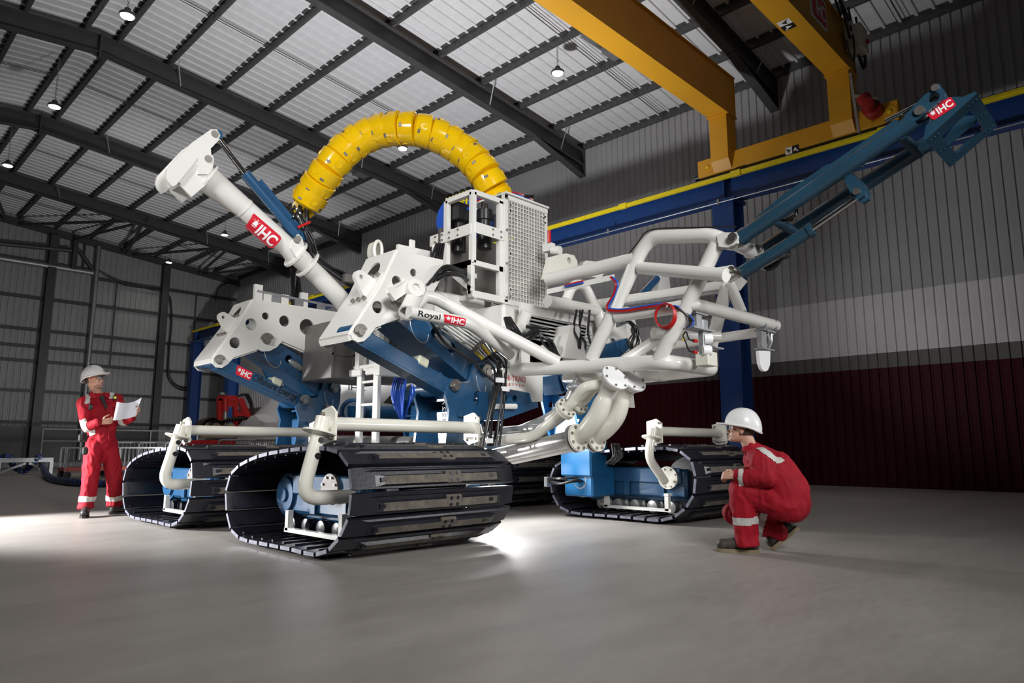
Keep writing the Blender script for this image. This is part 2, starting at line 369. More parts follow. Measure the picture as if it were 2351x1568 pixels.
# ================================================================== the hall
XW, YG, XR = 16.5, 37.6, 4.4; KS = 0.1017
def zr(x): return 11.38-KS*abs(x-XR)          # top of rafters
XL = 2*XR-XW; Y0 = -4.4
floor = MB().box(((XW+XL)/2, (YG+Y0)/2, -0.1), (XW-XL+1, YG-Y0+1, 0.2)).build('floor', 'polished_concrete', origin=(0, 0, 0), kind='structure', label='smooth grey concrete floor of the workshop hall')

# ribbed sheets ----------------------------------------------------
def sheet(name, width, length, pitch, rib, h, m):
    """sheet in local coords: x across (0..width), y along (0..length), z proud of the back"""
    mb = MB(); xs = []; n = int(round(width/pitch)); 
    for i in range(n):
        a = i*pitch; g = (pitch-rib)/2; sl = min(0.02, rib*0.25)
        xs += [(a, 0), (a+g, 0), (a+g+sl, h), (a+g+rib-sl, h), (a+g+rib, 0)]
    xs.append((width, 0)); k = len(xs); vs_ = [V((x, y, z)) for y in (0, length) for x, z in xs]
    mb.add(vs_, [(i, i+1, k+i+1, k+i) for i in range(k-1)])
    return mb.mesh(name, [m], V((0, 0, 0)), 25)
ceil = empty('ceiling', (XR, 16, 11.6), kind='structure', label='pitched roof of pale ribbed sheeting on dark steel frames')
SL = math.hypot(XW-XR+0.3, (XW-XR+0.3)*KS); ang = math.atan(KS)
me_r = sheet('roof_panel', 1.0, SL, 1/3, 0.10, 0.035, 'roof_sheet')
for i in range(42):
    y = Y0+i
    # right slope: along = +x downhill, across = y, ribs point down
    R1 = Matrix((V((0, math.cos(ang), 0)), V((1, 0, 0)), V((0, -math.sin(ang), -1)))).to_3x3()
    ex = V((0, 1, 0)); ey = V((math.cos(ang), 0, -math.sin(ang))); ez = ex.cross(ey)
    M = Matrix((ex, ey, ez)).transposed(); inst(me_r, 'roof_panel', (XR, y, zr(XR)+0.22), ceil, M)
    ex = V((0, -1, 0)); ey = V((-math.cos(ang), 0, -math.sin(ang))); ez = ex.cross(ey)
    M = Matrix((ex, ey, ez)).transposed(); inst(me_r, 'roof_panel', (XR, y+1, zr(XR)+0.22), ceil, M)
PUR = [16.42, 15.0, 13.5, 12.0, 10.5, 9.0, 7.53, 6.05, 4.78, 4.02, 2.75, 1.27, -0.2, -1.7, -3.2, -4.7]
mp_ = MB()   # zed purlin, local along y
Lp = YG-Y0-0.2
mp_.box((0, Lp/2, 0.1), (0.012, Lp, 0.2)); mp_.box((0.035, Lp/2, 0.006), (0.07, Lp, 0.012)); mp_.box((-0.035, Lp/2, 0.194), (0.07, Lp, 0.012)); mp_.box((0.065, Lp/2, 0.018), (0.01, Lp, 0.03))
me_p = mp_.mesh('purlin', ['purlin_dark'], V((0, 0, 0)))
for x in PUR: inst(me_p, 'purlin', (x, Y0+0.1, zr(x)+0.005), ceil)
RAF = [0.6, 6.75, 12.95, 19.15, 25.4, 31.7]
for y in RAF:
    r = MB()
    for sg in (1, -1):
        xe = XR+sg*(XW-XR-0.05)
        a = V((XR, y, zr(XR)-0.25)); b = V((xe, y, zr(XW)-0.25)); r.ibeam(a, b, 0.22, 0.5, 0.022, 0.014)
        h0 = XR+sg*9.75; zb = zr(h0)-0.5
        p0 = V((h0, y, zb-0.01)); p1 = V((xe, y, zr(XW)-0.86)); r.bar(p0, p1, 0.22, 0.02)
        r.prism([p0+V((0, -0.007, 0)), p1+V((0, -0.007, 0)), V((xe, y-0.007, zr(XW)-0.5))], (0, 0.014, 0))
        r.box((xe-sg*0.012, y, zr(XW)-0.43), (0.024, 0.24, 0.9))
    r.box((XR, y, zr(XR)-0.3), (0.05, 0.24, 0.66)); r.prism([V((XR-0.3, y-0.008, zr(XR)-0.53)), V((XR+0.3, y-0.008, zr(XR)-0.53)), V((XR, y-0.008, zr(XR)-0.62))], (0, 0.016, 0))
    r.build('rafter', 'frame_dark', ceil)
    for x in (15.3, 12.3, 6.4):      # fly braces from rafter to purlin
        for dy in (0.55,): MB().bar((x, y-0.1, zr(x)-0.45), (x-0.25, y-dy, zr(x)+0.02), 0.03, 0.006).build('fly_brace', 'galvanised', ceil)
for y in [ (a+b)/2 for a, b in zip([-3.0]+RAF[:-1], RAF)]+[34.6]:
    for d in (0, 0.09):
        MB().cyl((XR+0.4, y+d, zr(XR+0.4)+0.06), (XW-0.1, y+d, zr(XW)+0.06), 0.010, 6).build('sag_rod', 'frame_dark', ceil)
        MB().cyl((XR-0.4, y+d, zr(XR+0.4)+0.06), (-5, y+d, zr(-5)+0.06), 0.010, 6).build('sag_rod', 'frame_dark', ceil)
# diagonal wind bracing in the end bay
for a, b in (((4.0, 31.7), (5.6, 37.3)), ((9.6, 31.7), (6.1, 37.3)), ((9.6, 31.7), (10.6, 37.3)), ((10.0, 31.7), (10.4, 37.3)), ((13.4, 31.7), (10.9, 37.3)), ((13.4, 31.7), (14.2, 37.3)), ((16.2, 31.7), (14.4, 37.3)), ((9.7, 31.6), (8.3, 37.2))):
    MB().cyl((a[0], a[1], zr(a[0])-0.22), (b[0], b[1], zr(b[0])-0.3), 0.065, 10).build('wind_brace', 'frame_dark', ceil)
# roof light openings / vent trunks between purlins
for (x0, y0) in ((12.75, 8.9), (12.75, 19.9)):
    v = MB(); 
    for k in (-1, 1): v.box((x0, y0+k*0.55, zr(x0)+0.09), (1.4, 0.05, 0.2))
    v.box((x0+0.3, y0, zr(x0)+0.02), (0.5, 1.05, 0.28)); v.build('roof_vent', ['galvanised'], ceil)
# right wall -------------------------------------------------------
wr = MB().box((XW+0.1, (YG+Y0)/2, 5.2), (0.1, YG-Y0, 10.4)).build('wall_right', 'clad_banded', kind='structure', label='long ribbed cladding wall with a pale band above dark red')
me_w = sheet('wall_panel', 1.0, 10.25, 0.2, 0.17, 0.03, 'clad_banded')
for i in range(42):
    ex = V((0, 1, 0)); ey = V((0, 0, 1)); ez = V((1, 0, 0)); M = Matrix((-ex, ey, -ex.cross(ey)*1)).transposed()
    M = Matrix((V((0, -1, 0)), V((0, 0, 1)), V((-1, 0, 0)))).transposed()
    inst(me_w, 'wall_panel', (XW, Y0+i+1, 0.0), wr, M)
# gable wall -------------------------------------------------------
gx0 = -7.5
wl = MB().box(((XW+gx0)/2, YG+0.1, 5.0), (XW-gx0, 0.1, 10.0)).build('wall_left', 'clad_gable', kind='structure', label='grey ribbed gable wall with dark steel columns and rails')
me_g = sheet('wall_panel', 1.0, 1.0, 0.25, 0.2, 0.03, 'clad_gable')
for i in range(24):
    x = gx0+i; M = Matrix((V((1, 0, 0)), V((0, 0, 1)), V((0, -1, 0)))).transposed()
    o = inst(me_g, 'wall_panel', (x, YG, 0), wl, M); o.scale = (1, zr(x+0.5)+0.25, 1)
for x in (2.5, 7.5, 12.53):
    MB().ibeam((x, YG-0.3, 0), (x, YG-0.3, zr(x)-0.35), 0.34, 0.34, 0.03, 0.02, up=(0, 1, 0)).build('wall_column', 'frame_dark', wl)
MB().tube([(9.36, YG-0.3, 0.3), (9.36, YG-0.3, zr(9.36)-0.3)], 0.11, 12).build('drain_pipe', 'galvanised', wl)
for z, x0, x1 in ((2.0, -7, 16.4), (3.4, -7, 16.4), (4.75, -7, 16.4), (5.42, -7, 12.5), (6.19, -7, 16.4), (7.67, -7, 16.4), (9.0, 9.4, 16.4)):
    MB().box(((x0+x1)/2, YG-0.09, z), (x1-x0, 0.12, 0.13)).build('wall_rail', 'frame_dark', wl)
for x, z0, z1 in ((10.35, 4.75, 9.0), (14.2, 6.2, 9.0)): MB().box((x, YG-0.1, (z0+z1)/2), (0.05, 0.06, z1-z0)).build('wall_rail', 'frame_dark', wl)
MB().bar((XR, YG-0.15, zr(XR)-0.2), (XW, YG-0.15, zr(XW)-0.2), 0.2, 0.26).build('gable_rafter', 'frame_dark', wl)
MB().tube([(-6, YG-0.35, 9.2), (9.2, YG-0.35, 9.2)], 0.13, 12).build('truss_chord', 'galvanised', wl)
MB().bar((8.35, YG-0.4, 9.2), (8.35, YG-0.4, 10.6), 0.28, 0.2).build('truss_post', 'frame_dark', wl)
MB().tube([(0.5, YG-0.4, 9.4), (8.2, YG-0.4, 10.1)], 0.1, 10).build('truss_brace', 'frame_dark', wl)
MB().tube([(8.5, YG-0.4, 10.2), (9.2, YG-0.4, 9.3)], 0.09, 10).build('truss_brace', 'frame_dark', wl)
MB().box((8.8, YG-0.2, 9.9), (0.06, 0.1, 1.3)).build('truss_post', 'frame_dark', wl)
for dz, dx in ((0, 0), (0.12, 0.1)):
    MB().tube(spline([(9.4, YG-0.35, 9.35), (10.4, YG-0.33, 9.0-dz), (11.5, YG-0.33, 8.85), (12.5, YG-0.35, 8.8+dz)], 6), 0.03, 8).build('wall_cable', 'black_hose', wl)
for k in (0, 0.13):
    MB().tube(spline([(12.8, YG-0.35, 8.6), (12.95, YG-0.35, 7.5), (12.95, YG-0.35, 5.4-k), (13.1, YG-0.35, 4.4-k), (13.7, YG-0.35, 3.95-k), (14.4, YG-0.35, 4.2-k), (14.75, YG-0.35, 5.2-k)], 8), 0.045, 8).build('wall_cable', 'black_hose', wl)
MB().tube(spline([(15.2, YG-0.25, 8.8), (15.3, YG-0.25, 9.5), (15.9, YG-0.25, 9.9), (16.3, YG-0.25, 9.9)], 6), 0.03, 8).build('wall_cable', 'black_hose', wl)
MB().box((7.0, YG-0.12, 1.0), (11, 0.08, 1.6)).build('wall_skirt', 'frame_dark', wl)

# pendant high-bay lamps ------------------------------------------
LAMPS = [((3.95, 15.25, 9.9), 'round pendant lamp near the top left corner of the roof'), ((3.9, 20.95, 9.9), 'round pendant lamp under the ridge, second from the top left corner'),
         ((3.86, 26.6, 9.9), 'round pendant lamp under the ridge at the left picture edge'), ((12.05, 10.2, 9.9), 'round pendant lamp hanging on a chain beside the yellow crane girder'),
         ((12.02, 16.4, 9.9), 'round pendant lamp seen through the yellow hose arch'), ((11.95, 28.9, 9.9), 'round pendant lamp above the white boom pipe badge'), ((11.95, 35.3, 9.9), 'round pendant lamp nearest the gable wall')]
for p, lab in LAMPS:
    p = V(p); t = empty('pendant_lamp', p, label=lab, category='lamp', group='pendant lamps under the roof')
    MB().lathe(p, (0, 0, 1), [(0.135, -0.01), (0.158, -0.02), (0.165, 0.02), (0.135, 0.06), (0.08, 0.09), (0.06, 0.16), (0.02, 0.17)], 24).build('housing', 'frame_dark', t)
    MB().lathe(p, (0, 0, 1), [(0.001, -0.03), (0.128, -0.03), (0.135, -0.011)], 24).build('diffuser', 'lamp_glow', t)
    ll = bpy.data.lights.new('pendant_beam', 'SPOT'); ll.energy = 90; ll.spot_size = math.radians(150); ll.spot_blend = 0.8; ll.shadow_soft_size = 0.2; ll.color = (1, 0.94, 0.84); lo_ = bpy.data.objects.new('pendant_beam', ll); COL.objects.link(lo_); lo_.location = p-V((0, 0, 0.05))
    top = zr(p.x); ch = MB(); nz = int((top-p.z-0.17)/0.05)
    for i in range(nz): ch.tube(circ((p.x, p.y, p.z+0.19+i*0.05), 0.022, X_ if i % 2 else Y_, Z_*1.4, 8)+[circ((p.x, p.y, p.z+0.19+i*0.05), 0.022, X_ if i % 2 else Y_, Z_*1.4, 8)[0]], 0.006, 5, caps=False)
    ch.build('chain', 'galvanised', t)

# ================================================================== overhead crane
XB = 14.0
rw = empty('crane_runway', (XB, 20, 0), label='blue steel crane runway beam on columns with yellow conductor rail', category='runway')
MB().ibeam((XB, Y0, 6.58), (XB, 36.6, 6.58), 0.34, 0.6, 0.03, 0.02).build('runway_beam', 'crane_blue', rw)
MB().box((XB, (Y0+36.6)/2, 6.9), (0.06, 36.6-Y0, 0.05)).build('crane_rail', 'frame_dark', rw)
MB().box((XB-0.18, (Y0+36.6)/2, 6.80), (0.06, 36.6-Y0, 0.10)).box((XB-0.215, (Y0+36.6)/2, 6.80), (0.02, 36.6-Y0, 0.03)).build('conductor_rail', 'rail_yellow', rw)
for y in range(0, 36, 3): MB().box((XB-0.2, y+0.6, 6.80), (0.08, 0.22, 0.13)).build('rail_clamp', 'rail_yellow', rw)
for y in (6.93, 32.0, 36.4):
    MB().ibeam((XB, y, 0), (XB, y, 6.28), 0.5, 0.5, 0.035, 0.025, up=(1, 0, 0)).build('runway_column', 'crane_blue', rw)
    MB().box((XB, y, 6.24), (0.55, 0.6, 0.08)).build('cap_plate', 'crane_blue', rw)
    b = MB(); b.box((XB-0.09, y, 6.58), (0.16, 0.03, 0.54)); b.build('web_stiffener', 'crane_blue', rw)
MB().tube([(XB-0.3, Y0, 6.2), (XB-0.3, 36, 6.2)], 0.012, 6).build('bus_cable', 'galvanised', rw)
for y in range(1, 36, 3): MB().box((XB-0.3, y, 6.22), (0.03, 0.05, 0.12)).build('cable_clip', 'galvanised', rw)

cr = empty('overhead_crane', (XB, 5.4, 6.97), label='yellow double girder overhead travelling crane', category='crane')
def girder(yc, x0=-4.0):
    g = MB(); z0, z1, wy = 8.26, 9.25, 0.46; x1 = XB+0.2
    g.box(((x0+x1)/2, yc, z0+0.012), (x1-x0, wy, 0.024)); g.box(((x0+x1)/2, yc, z1-0.012), (x1-x0, wy, 0.024))
    for k in (-1, 1): g.box(((x0+x1)/2, yc+k*(wy/2-0.05), (z0+z1)/2), (x1-x0, 0.014, z1-z0-0.04))
    g.box((x1-0.01, yc, (z0+z1)/2), (0.02, wy-0.04, z1-z0-0.04))
    g.build('girder', 'crane_yellow', cr)
    l = MB(); a, b = XB-0.28, XB+0.14
    l.box(((a+b)/2, yc, 7.72), (b-a, wy-0.04, 1.06)); l.box(((a+b)/2, yc, 8.24), (b-a+0.06, wy+0.04, 0.03))
    l.prism([V((a, yc-wy/2+0.02, 7.2)), V((b, yc-wy/2+0.02, 7.2)), V((b, yc-wy/2+0.02, 6.98)), V((a+0.14, yc-wy/2+0.02, 6.98))], (0, wy-0.04, 0))
    l.build('girder_leg', 'crane_yellow', cr)
    bl = MB()
    for i in range(5): bl.cyl((XB+0.02+0.0, yc-wy/2-0.005, 7.1+i*0.08), (XB+0.02, yc-wy/2+0.03, 7.1+i*0.08), 0.022, 8)
    bl.build('bolt_row', 'frame_dark', cr)
girder(6.93); girder(4.335)
MB().box((XB, 5.45, 7.17), (0.26, 4.2, 0.4), bev=0.01).build('end_carriage', 'crane_yellow', cr)
for y in (7.3, 3.5):
    w_ = MB(); w_.lathe((XB-0.131, y, 7.16), (-1, 0, 0), [(0.13, 0), (0.13, 0.006), (0.11, 0.008), (0.05, 0.008), (0.045, 0.02), (0.001, 0.02)], 24); w_.build('wheel_cap', 'crane_yellow', cr)
    MB().lathe((XB-0.15, y, 7.16), (-1, 0, 0), [(0.04, 0), (0.035, 0.012), (0.001, 0.014)], 12).build('wheel_hub', 'yellow_tag', cr)
MB().cyl((XB, 7.55, 7.05), (XB, 7.68, 7.05), 0.08, 14).build('buffer', 'black_plastic', cr)
mo = MB(); mo.lathe((XB-0.16, 3.75, 7.25), (-1, 0, 0.0), [(0.17, 0), (0.17, 0.2), (0.12, 0.22), (0.12, 0.45), (0.07, 0.47)], 20)
mo.lathe((XB-0.45, 3.75, 7.22), (0, 0.4, 1), [(0.11, 0), (0.12, 0.05), (0.12, 0.2), (0.13, 0.21), (0.13, 0.27), (0.05, 0.28)], 18); mo.build('travel_motor', 'motor_red', cr)
st = MB(); st.bar((XB-0.42, 4.05, 8.05), (XB-0.42, 3.98, 6.8), 0.05, 0.05); st.bar((XB-0.42, 4.0, 7.55), (XB-0.42, 3.6, 7.35), 0.06, 0.06); st.build('collector_arm', 'galvanised', cr)
# direction stickers: black and white arrow plates
def arrows(fn, name='direction_sticker'):
    s = MB(); s.add([fn(0, 0, .002), fn(.5, 0, .002), fn(.5, 1, .002), fn(0, 1, .002)], [(0, 1, 2, 3)]); b = s.build(name, 'white_vinyl', cr)
    s = MB(); s.add([fn(.5, 0, .003), fn(1, 0, .003), fn(1, 1, .003), fn(.5, 1, .003)], [(0, 1, 2, 3)])
    s.add([fn(*q, .005) for q in ((.1, .7), (.42, .6), (.22, .25), (.06, .85), (.08, .6), (.16, .72))], [(0, 2, 1), (3, 4, 5)]); s.build('arrow_print', 'black_vinyl', b)
    s = MB(); s.add([fn(*q, .005) for q in ((.58, .35), (.9, .3), (.74, .8), (.94, .1), (.96, .35), (.84, .25))], [(0, 1, 2), (3, 4, 5)]); s.build('arrow_print', 'white_vinyl', b)
p = at(1804, 358, x=XB-0.131); arrows(planar((XB-0.131, p.y, p.z-0.0), (0, -0.28, 0), (0, 0, 0.17), (-1, 0, 0)))
p = at(1790, 50, z=8.258); arrows(planar((p.x, p.y+0.06, 8.258), (0.34, 0, 0), (0, -0.22, 0), (0, 0, -1)))
# sign plate on the girder side
yb = 4.335-0.23+0.04; p = at(1858, -30, y=yb); q = at(1893, 68, y=yb); fx = planar((p.x, yb-0.012, q.z+0.02), (q.x-p.x+0.1, 0, 0), (0, 0, p.z-q.z), (0, -1, 0))
s = MB(); s.box(((p.x+q.x)/2+0.05, yb-0.004, (p.z+q.z)/2+0.02), (q.x-p.x+0.16, 0.012, p.z-q.z+0.06)); s.build('sign_plate', 'white_vinyl', cr)
badge(fx, cr, crown=False)
# electrical box and cables on the girder end
p = at(1962, 95, y=4.0); bx = MB(); bx.box((p.x, 3.96, p.z), (0.42, 0.3, 0.5), bev=0.012); bx.build('control_box', 'beige_box', cr)
MB().box((p.x-0.28, 4.0, p.z+0.12), (0.12, 0.14, 0.3), bev=0.01).build('junction_box', 'beige_box', cr)
MB().lathe((p.x+0.1, 3.81, p.z-0.05), (0, -1, 0), [(0.05, 0), (0.05, 0.03), (0.03, 0.05), (0.001, 0.05)], 12).build('stop_button', 'indicator_red', cr)
for i in range(7):
    a = p+V((-0.9+i*0.22, 0.05-0.05*(i % 2), 0.62)); b = p+V((-0.62+i*0.2, 0.02, 0.5-0.08*i)); m = (a+b)/2+V((0.0, -0.05, -0.35-0.1*(i % 3)))
    MB().tube(spline([a, m, b], 8), 0.022, 7).build('festoon_cable', 'black_hose', cr)
for i, (dx, dz) in enumerate(((0.25, -0.5), (0.33, -0.45), (-0.35, -0.6))):
    a = p+V((dx-0.02, -0.05, 0.15)); MB().tube(spline([a, p+V((dx+0.1, -0.06, -0.2)), p+V((dx, -0.05, dz)), p+V((dx-0.14, -0.02, dz+0.2)), p+V((dx-0.12, 0, dz+0.4))], 6), 0.018, 7).build('festoon_cable', 'black_hose', cr)
MB().bar(p+V((-1.6, 0.0, 1.0)), p+V((0.5, 0.0, -0.02)), 0.05, 0.05).build('festoon_track', 'frame_dark', cr)

# ================================================================== the tracked jetting vehicle
JX = 5.65
jv = empty('jetting_vehicle', (JX, 6.6, 0), label='white and blue subsea jetting vehicle on four black crawler tracks', category='vehicle')
TW = 1.67
# --- track shoe (shared mesh): across = x, along = y, outward = z
def shoe_mesh():
    mb = MB(); hw = TW/2; L = 0.160
    # plate with tapered ends
    mb.mi = 0
    def sect(x, t0, t1, s=1.0): return [V((x, -L/2*s, t0)), (V((x, L/2*s, t0))), V((x, L/2*s, t1)), V((x, -L/2*s, t1))]
    secs = [sect(-hw, -0.014, 0.016, 0.94), sect(-hw+0.05, -0.02, 0.018), sect(hw-0.10, -0.02, 0.018), sect(hw, -0.014, 0.004, 0.9)]
    o = len(mb.v); mb.add([p for s in secs for p in s], [(i*4+j, (i+1)*4+j, (i+1)*4+(j+1) % 4, i*4+(j+1) % 4) for i in range(3) for j in range(4)])
    mb.mi = 2; mb.add(secs[0], [(0, 1, 2, 3)]); mb.add(secs[3], [(3, 2, 1, 0)])
    # main grouser with dusty wearing face
    a, b = -hw+0.20, hw-0.16
    for (y0, y1, x0, x1, h, m) in ((-0.066, 0.022, a, b, 0.045, 1), (0.045, 0.074, a-0.1, b+0.08, 0.030, 0)):
        s = 0.012; e = 0.07
        base = [V((x0, y0, 0.016)), V((x1, y0, 0.016)), V((x1, y1, 0.016)), V((x0, y1, 0.016))]
        top = [V((x0+e, y0+s, h)), V((x1-e, y0+s, h)), V((x1-e, y1-s, h)), V((x0+e, y1-s, h))]
        mb.mi = 0; mb.add(base+top, [(0, 1, 5, 4), (1, 2, 6, 5), (2, 3, 7, 6), (3, 0, 4, 7)]); mb.mi = m; mb.add(top, [(0, 1, 2, 3)])
    # bolt pad and four bolts in the middle
    mb.mi = 1; mb.box((0.12, -0.012, 0.030), (0.16, 0.10, 0.034), bev=0.008)
    mb.mi = 0
    for x in (0.085, 0.155):
        for y in (-0.038, 0.014): mb.cyl((x, y, 0.04), (x, y, 0.054), 0.014, 8)
    # drain slot marks
    for x in (-hw+0.26, hw-0.3): mb.box((x, -0.018, 0.038), (0.05, 0.03, 0.016))
    # inner rib
    mb.box((0, 0.06, -0.026), (TW-0.1, 0.02, 0.016))
    return mb.mesh('track_shoe', ['shoe_black', 'shoe_dust', 'shoe_edge_lit'], V((0, 0, 0)), 30)
ME_SHOE = shoe_mesh()
LOOP = [(-0.62, .05), (-.2, .05), (.2, .05), (.6, .05), (.86, .10), (1.0, .28), (1.03, .47), (.90, .64), (.5, .755), (.05, .81), (-.45, .838), (-.82, .82), (-1.0, .71), (-1.045, .53), (-1.01, .33), (-.86, .155)]
def loop_points(n):
    P = [V((0, a, b)) for a, b in LOOP]; k = len(P); fine = []
    for i in range(k):
        a, b, c, d = P[i-1], P[i], P[(i+1) % k], P[(i+2) % k]
        for j in range(24):
            t = j/24; fine.append(0.5*((2*b)+(c-a)*t+(2*a-5*b+4*c-d)*t*t+(3*b-a-3*c+d)*t**3))
    per = sum((fine[i]-fine[i-1]).length for i in range(len(fine))); st = per/n; out = []; acc = 0; nxt = 0
    for i in range(len(fine)):
        a, b = fine[i], fine[(i+1) % len(fine)]; l = (b-a).length
        while nxt <= acc+l and len(out) < n: out.append(a.lerp(b, (nxt-acc)/l)); nxt += st
        acc += l
    return out
NS = 27
LP = loop_points(NS)
def phased():
    best = None; fine_ = loop_points(NS*24)
    for k in range(24):
        c_ = [fine_[(i*24+k) % len(fine_)] for i in range(NS)]; e = min(abs(p.z-0.345) for p in c_ if p.y < -0.9)
        if best is None or e < best[0]: best = (e, c_)
    return best[1]
LP = phased()
def crawler(xc, yc, mir, label):
    s = -1 if mir else 1          # s=+1: outer side towards -x
    fx = lambda dx: xc+s*dx       # dx negative = outer side
    f = MB()
    f.box((xc, yc-0.08, 0.43), (0.9, 1.25, 0.34), bev=0.03); f.box((xc, yc, 0.27), (0.72, 1.5, 0.12), bev=0.02)
    for k in (-1, 1): f.box((xc+k*0.46, yc-0.1, 0.52), (0.05, 1.1, 0.18), bev=0.015); f.box((xc+k*0.47, yc+0.1, 0.43), (0.02, 0.08, 0.3)); f.box((xc+k*0.47, yc-0.4, 0.43), (0.02, 0.05, 0.3))
    tr = f.build('crawler_track', 'blue_paint', jv, label=label)
    d = MB(); d.lathe((fx(-0.5), yc+0.60, 0.42), (s, 0, 0), [(0.06, -0.0), (0.06, 0.02), (0.15, 0.021), (0.15, 0.05), (0.19, 0.051), (0.19, 0.3), (0.23, 0.301), (0.23, 0.95), (0.05, 0.951)], 28)
    d.build('drive_drum', 'blue_paint', tr)
    if mir: MB().lathe((fx(0.66), yc+0.64, 0.43), (-s, 0, 0), [(0.2, 0), (0.2, 0.05), (0.16, 0.06), (0.15, 0.03), (0.001, 0.03)], 24).build('drive_cap', 'cream_paint', tr)
    for y in (-0.68,): MB().lathe((fx(-0.35), yc+y, 0.45), (s, 0, 0), [(0.05, -0.02), (0.29, 0), (0.31, 0.05), (0.31, 0.65), (0.29, 0.7), (0.05, 0.72)], 24).build('idler_wheel', 'shoe_black', tr)
    for i in range(5):
        y = yc-0.48+i*0.25
        for k in (-1, 1):
            r = MB(); r.lathe((xc+k*0.3, y, 0.155), (k, 0, 0), [(0.075, 0), (0.09, 0.005), (0.09, 0.03), (0.07, 0.035), (0.07, 0.14), (0.03, 0.15), (0.001, 0.15)], 18); r.build('track_roller', 'steel' if mir else 'shoe_black', tr)
    c = MB(); c.box((xc, yc-0.05, 0.72), (0.12, 1.3, 0.07)); c.build('chain_guide', 'black_plastic', tr)
    # round flange on the frame side
    for k in (-1, 1):
        MB().flange((xc+k*0.485, yc-(0.22 if k*s < 0 else 0.50), 0.5), (k, 0, 0), 0.13, 0.03, 8, 0.012, 1).build('frame_flange', ['tank_grey' if not mir else 'cream_paint', 'bolt_steel'], tr)
    # step rail
    for k in (-1,):
        r = MB(); x = xc+k*0.56
        r.box((x, yc-0.1, 0.135), (0.05, 0.95, 0.035)); r.bar((x, yc-0.52, 0.13), (x, yc-0.52, 0.30), 0.05, 0.05); r.bar((x, yc+0.34, 0.13), (x, yc+0.34, 0.30), 0.05, 0.05)
        r.bar((x-0.06*k, yc-0.52, 0.31), (x+0.03*k, yc-0.52, 0.31), 0.06, 0.03); r.build('skid_rail', 'white_paint', tr)
    for i in range(NS):
        p = LP[i]; q = LP[(i+1) % NS]; m = (p+q)/2; t = (q-p).normalized(); n = X_.cross(t)*-1
        if n.dot(m-V((0, 0, .42))) < 0: n = -n
        ey = n.cross(X_)
        M = Matrix((X_, ey, n)).transposed(); inst(ME_SHOE, 'track_shoe', V((xc, yc, 0))+m, tr, M)
    # tubular guard over the track
    yg = yc-0.53; g = MB(); R_ = 0.056
    out = fillet([(fx(-0.30), yg, 0.46), (fx(-0.94), yg, 0.46), (fx(-0.80), yg, 1.0)], 0.16, 8); g.tube(out, R_, 16)
    inn = fillet([(fx(0.86), yg, 0.99), (fx(0.95), yg, 0.74), (fx(0.62), yg, 0.46)], 0.14, 8); g.tube(inn, R_*0.9, 16)
    g.tube([(fx(-0.76), yg, 1.03), (fx(0.84), yg, 1.03)], R_, 16)
    g.lathe((fx(-0.806), yg, 0.955), (s*0.24, 0, 0.97), [(0.06, -0.02), (0.135, 0), (0.135, 0.015), (0.062, 0.02), (0.06, 0.13), (0.05, 0.13), (0.05, 0.06), (0.001, 0.06)], 24)
    g.lathe((fx(0.87), yg, 0.95), (-s*0.24, 0, 0.97), [(0.055, -0.02), (0.11, 0), (0.11, 0.014), (0.056, 0.02), (0.055, 0.11), (0.045, 0.11), (0.045, 0.05), (0.001, 0.05)], 24)
    for dx, sg in ((-0.735, 1), (0.81, -1)):
        c0 = V((fx(dx), yg, 1.02)); ez = V((s*sg, 0, 0)); 
        pts = [c0+V((0, a, b)) for a, b in ((-0.10, 0.10), (-0.03, 0.15), (0.10, 0.12), (0.10, -0.10), (0.03, -0.15), (-0.10, -0.12))]; g.prism(pts, ez*0.022); 
    gd = g.build('track_guard', 'cream_paint', jv)
    for dx, a, b in ((-0.735, -0.07, -0.1), (-0.735, 0.06, 0.09), (0.81, -0.06, 0.1), (0.81, 0.06, -0.1), (0.81, -0.06, -0.09)):
        MB().cyl((fx(dx)-0.035, yg+a, 1.02+b), (fx(dx)+0.045, yg+a, 1.02+b), 0.015, 8).build('bolt', 'bolt_steel', gd)
    h = MB(); 
    for dz, dx in ((0.78, -0.845), (0.9, -0.82)):
        h.tube(circ((fx(dx)-0.0, yg-0.053, dz), 0.024, X_, Z_, 12)+[circ((fx(dx), yg-0.053, dz), 0.024, X_, Z_, 12)[0]], 0.003, 4, caps=False)
        h.add(circ((fx(dx), yg-0.0585, dz), 0.024, X_, Z_, 12), [tuple(range(12))])
    h.build('drain_hole', 'black_plastic', gd)
    return tr
crawler(3.665, 5.42, False, 'near crawler track with black steel shoes')
crawler(3.665, 8.30, False, 'left rear crawler track with black steel shoes')
crawler(7.635, 4.93, True, 'right front crawler track with black steel shoes')
crawler(7.635, 7.85, True, 'far crawler track behind the pipework')

# --- legs: arm, two links, column (profiles read on the plane y = 8.05)
def XZ(px, py): p = at(px, py, y=8.05); return (p.x, p.z)
ARM = [XZ(*q) for q in ((582, 689), (763, 716.5), (815, 725), (815, 842), (760, 832), (648, 783), (636, 797), (619, 806), (602, 807), (593, 802), (538, 820), (522, 837), (509, 845), (497, 843), (489, 834), (490, 822), (549, 745))]
AH = [(XZ(576.5, 744.3), .072), (XZ(609.7, 725.4), .046), (XZ(653, 737), .07), (XZ(705, 750.7), .104), (XZ(759, 765.5), .104), (XZ(539.5, 787), .066)]
def XN(px, py): p = at(px, py, y=5.15); return (p.x, p.z)
ARM_S = [XN(*q) for q in ((916, 574), (1018, 597), (1012, 640), (985, 690), (930, 728), (922, 730), (915, 732), (905, 736), (890, 741), (878, 746), (862, 752), (848, 772), (836, 783), (822, 786), (811, 780), (806, 768), (877, 657))]
AH_S = [(XN(867, 705), .057), (XN(910.6, 646), .054), (XN(949, 626), .038)]
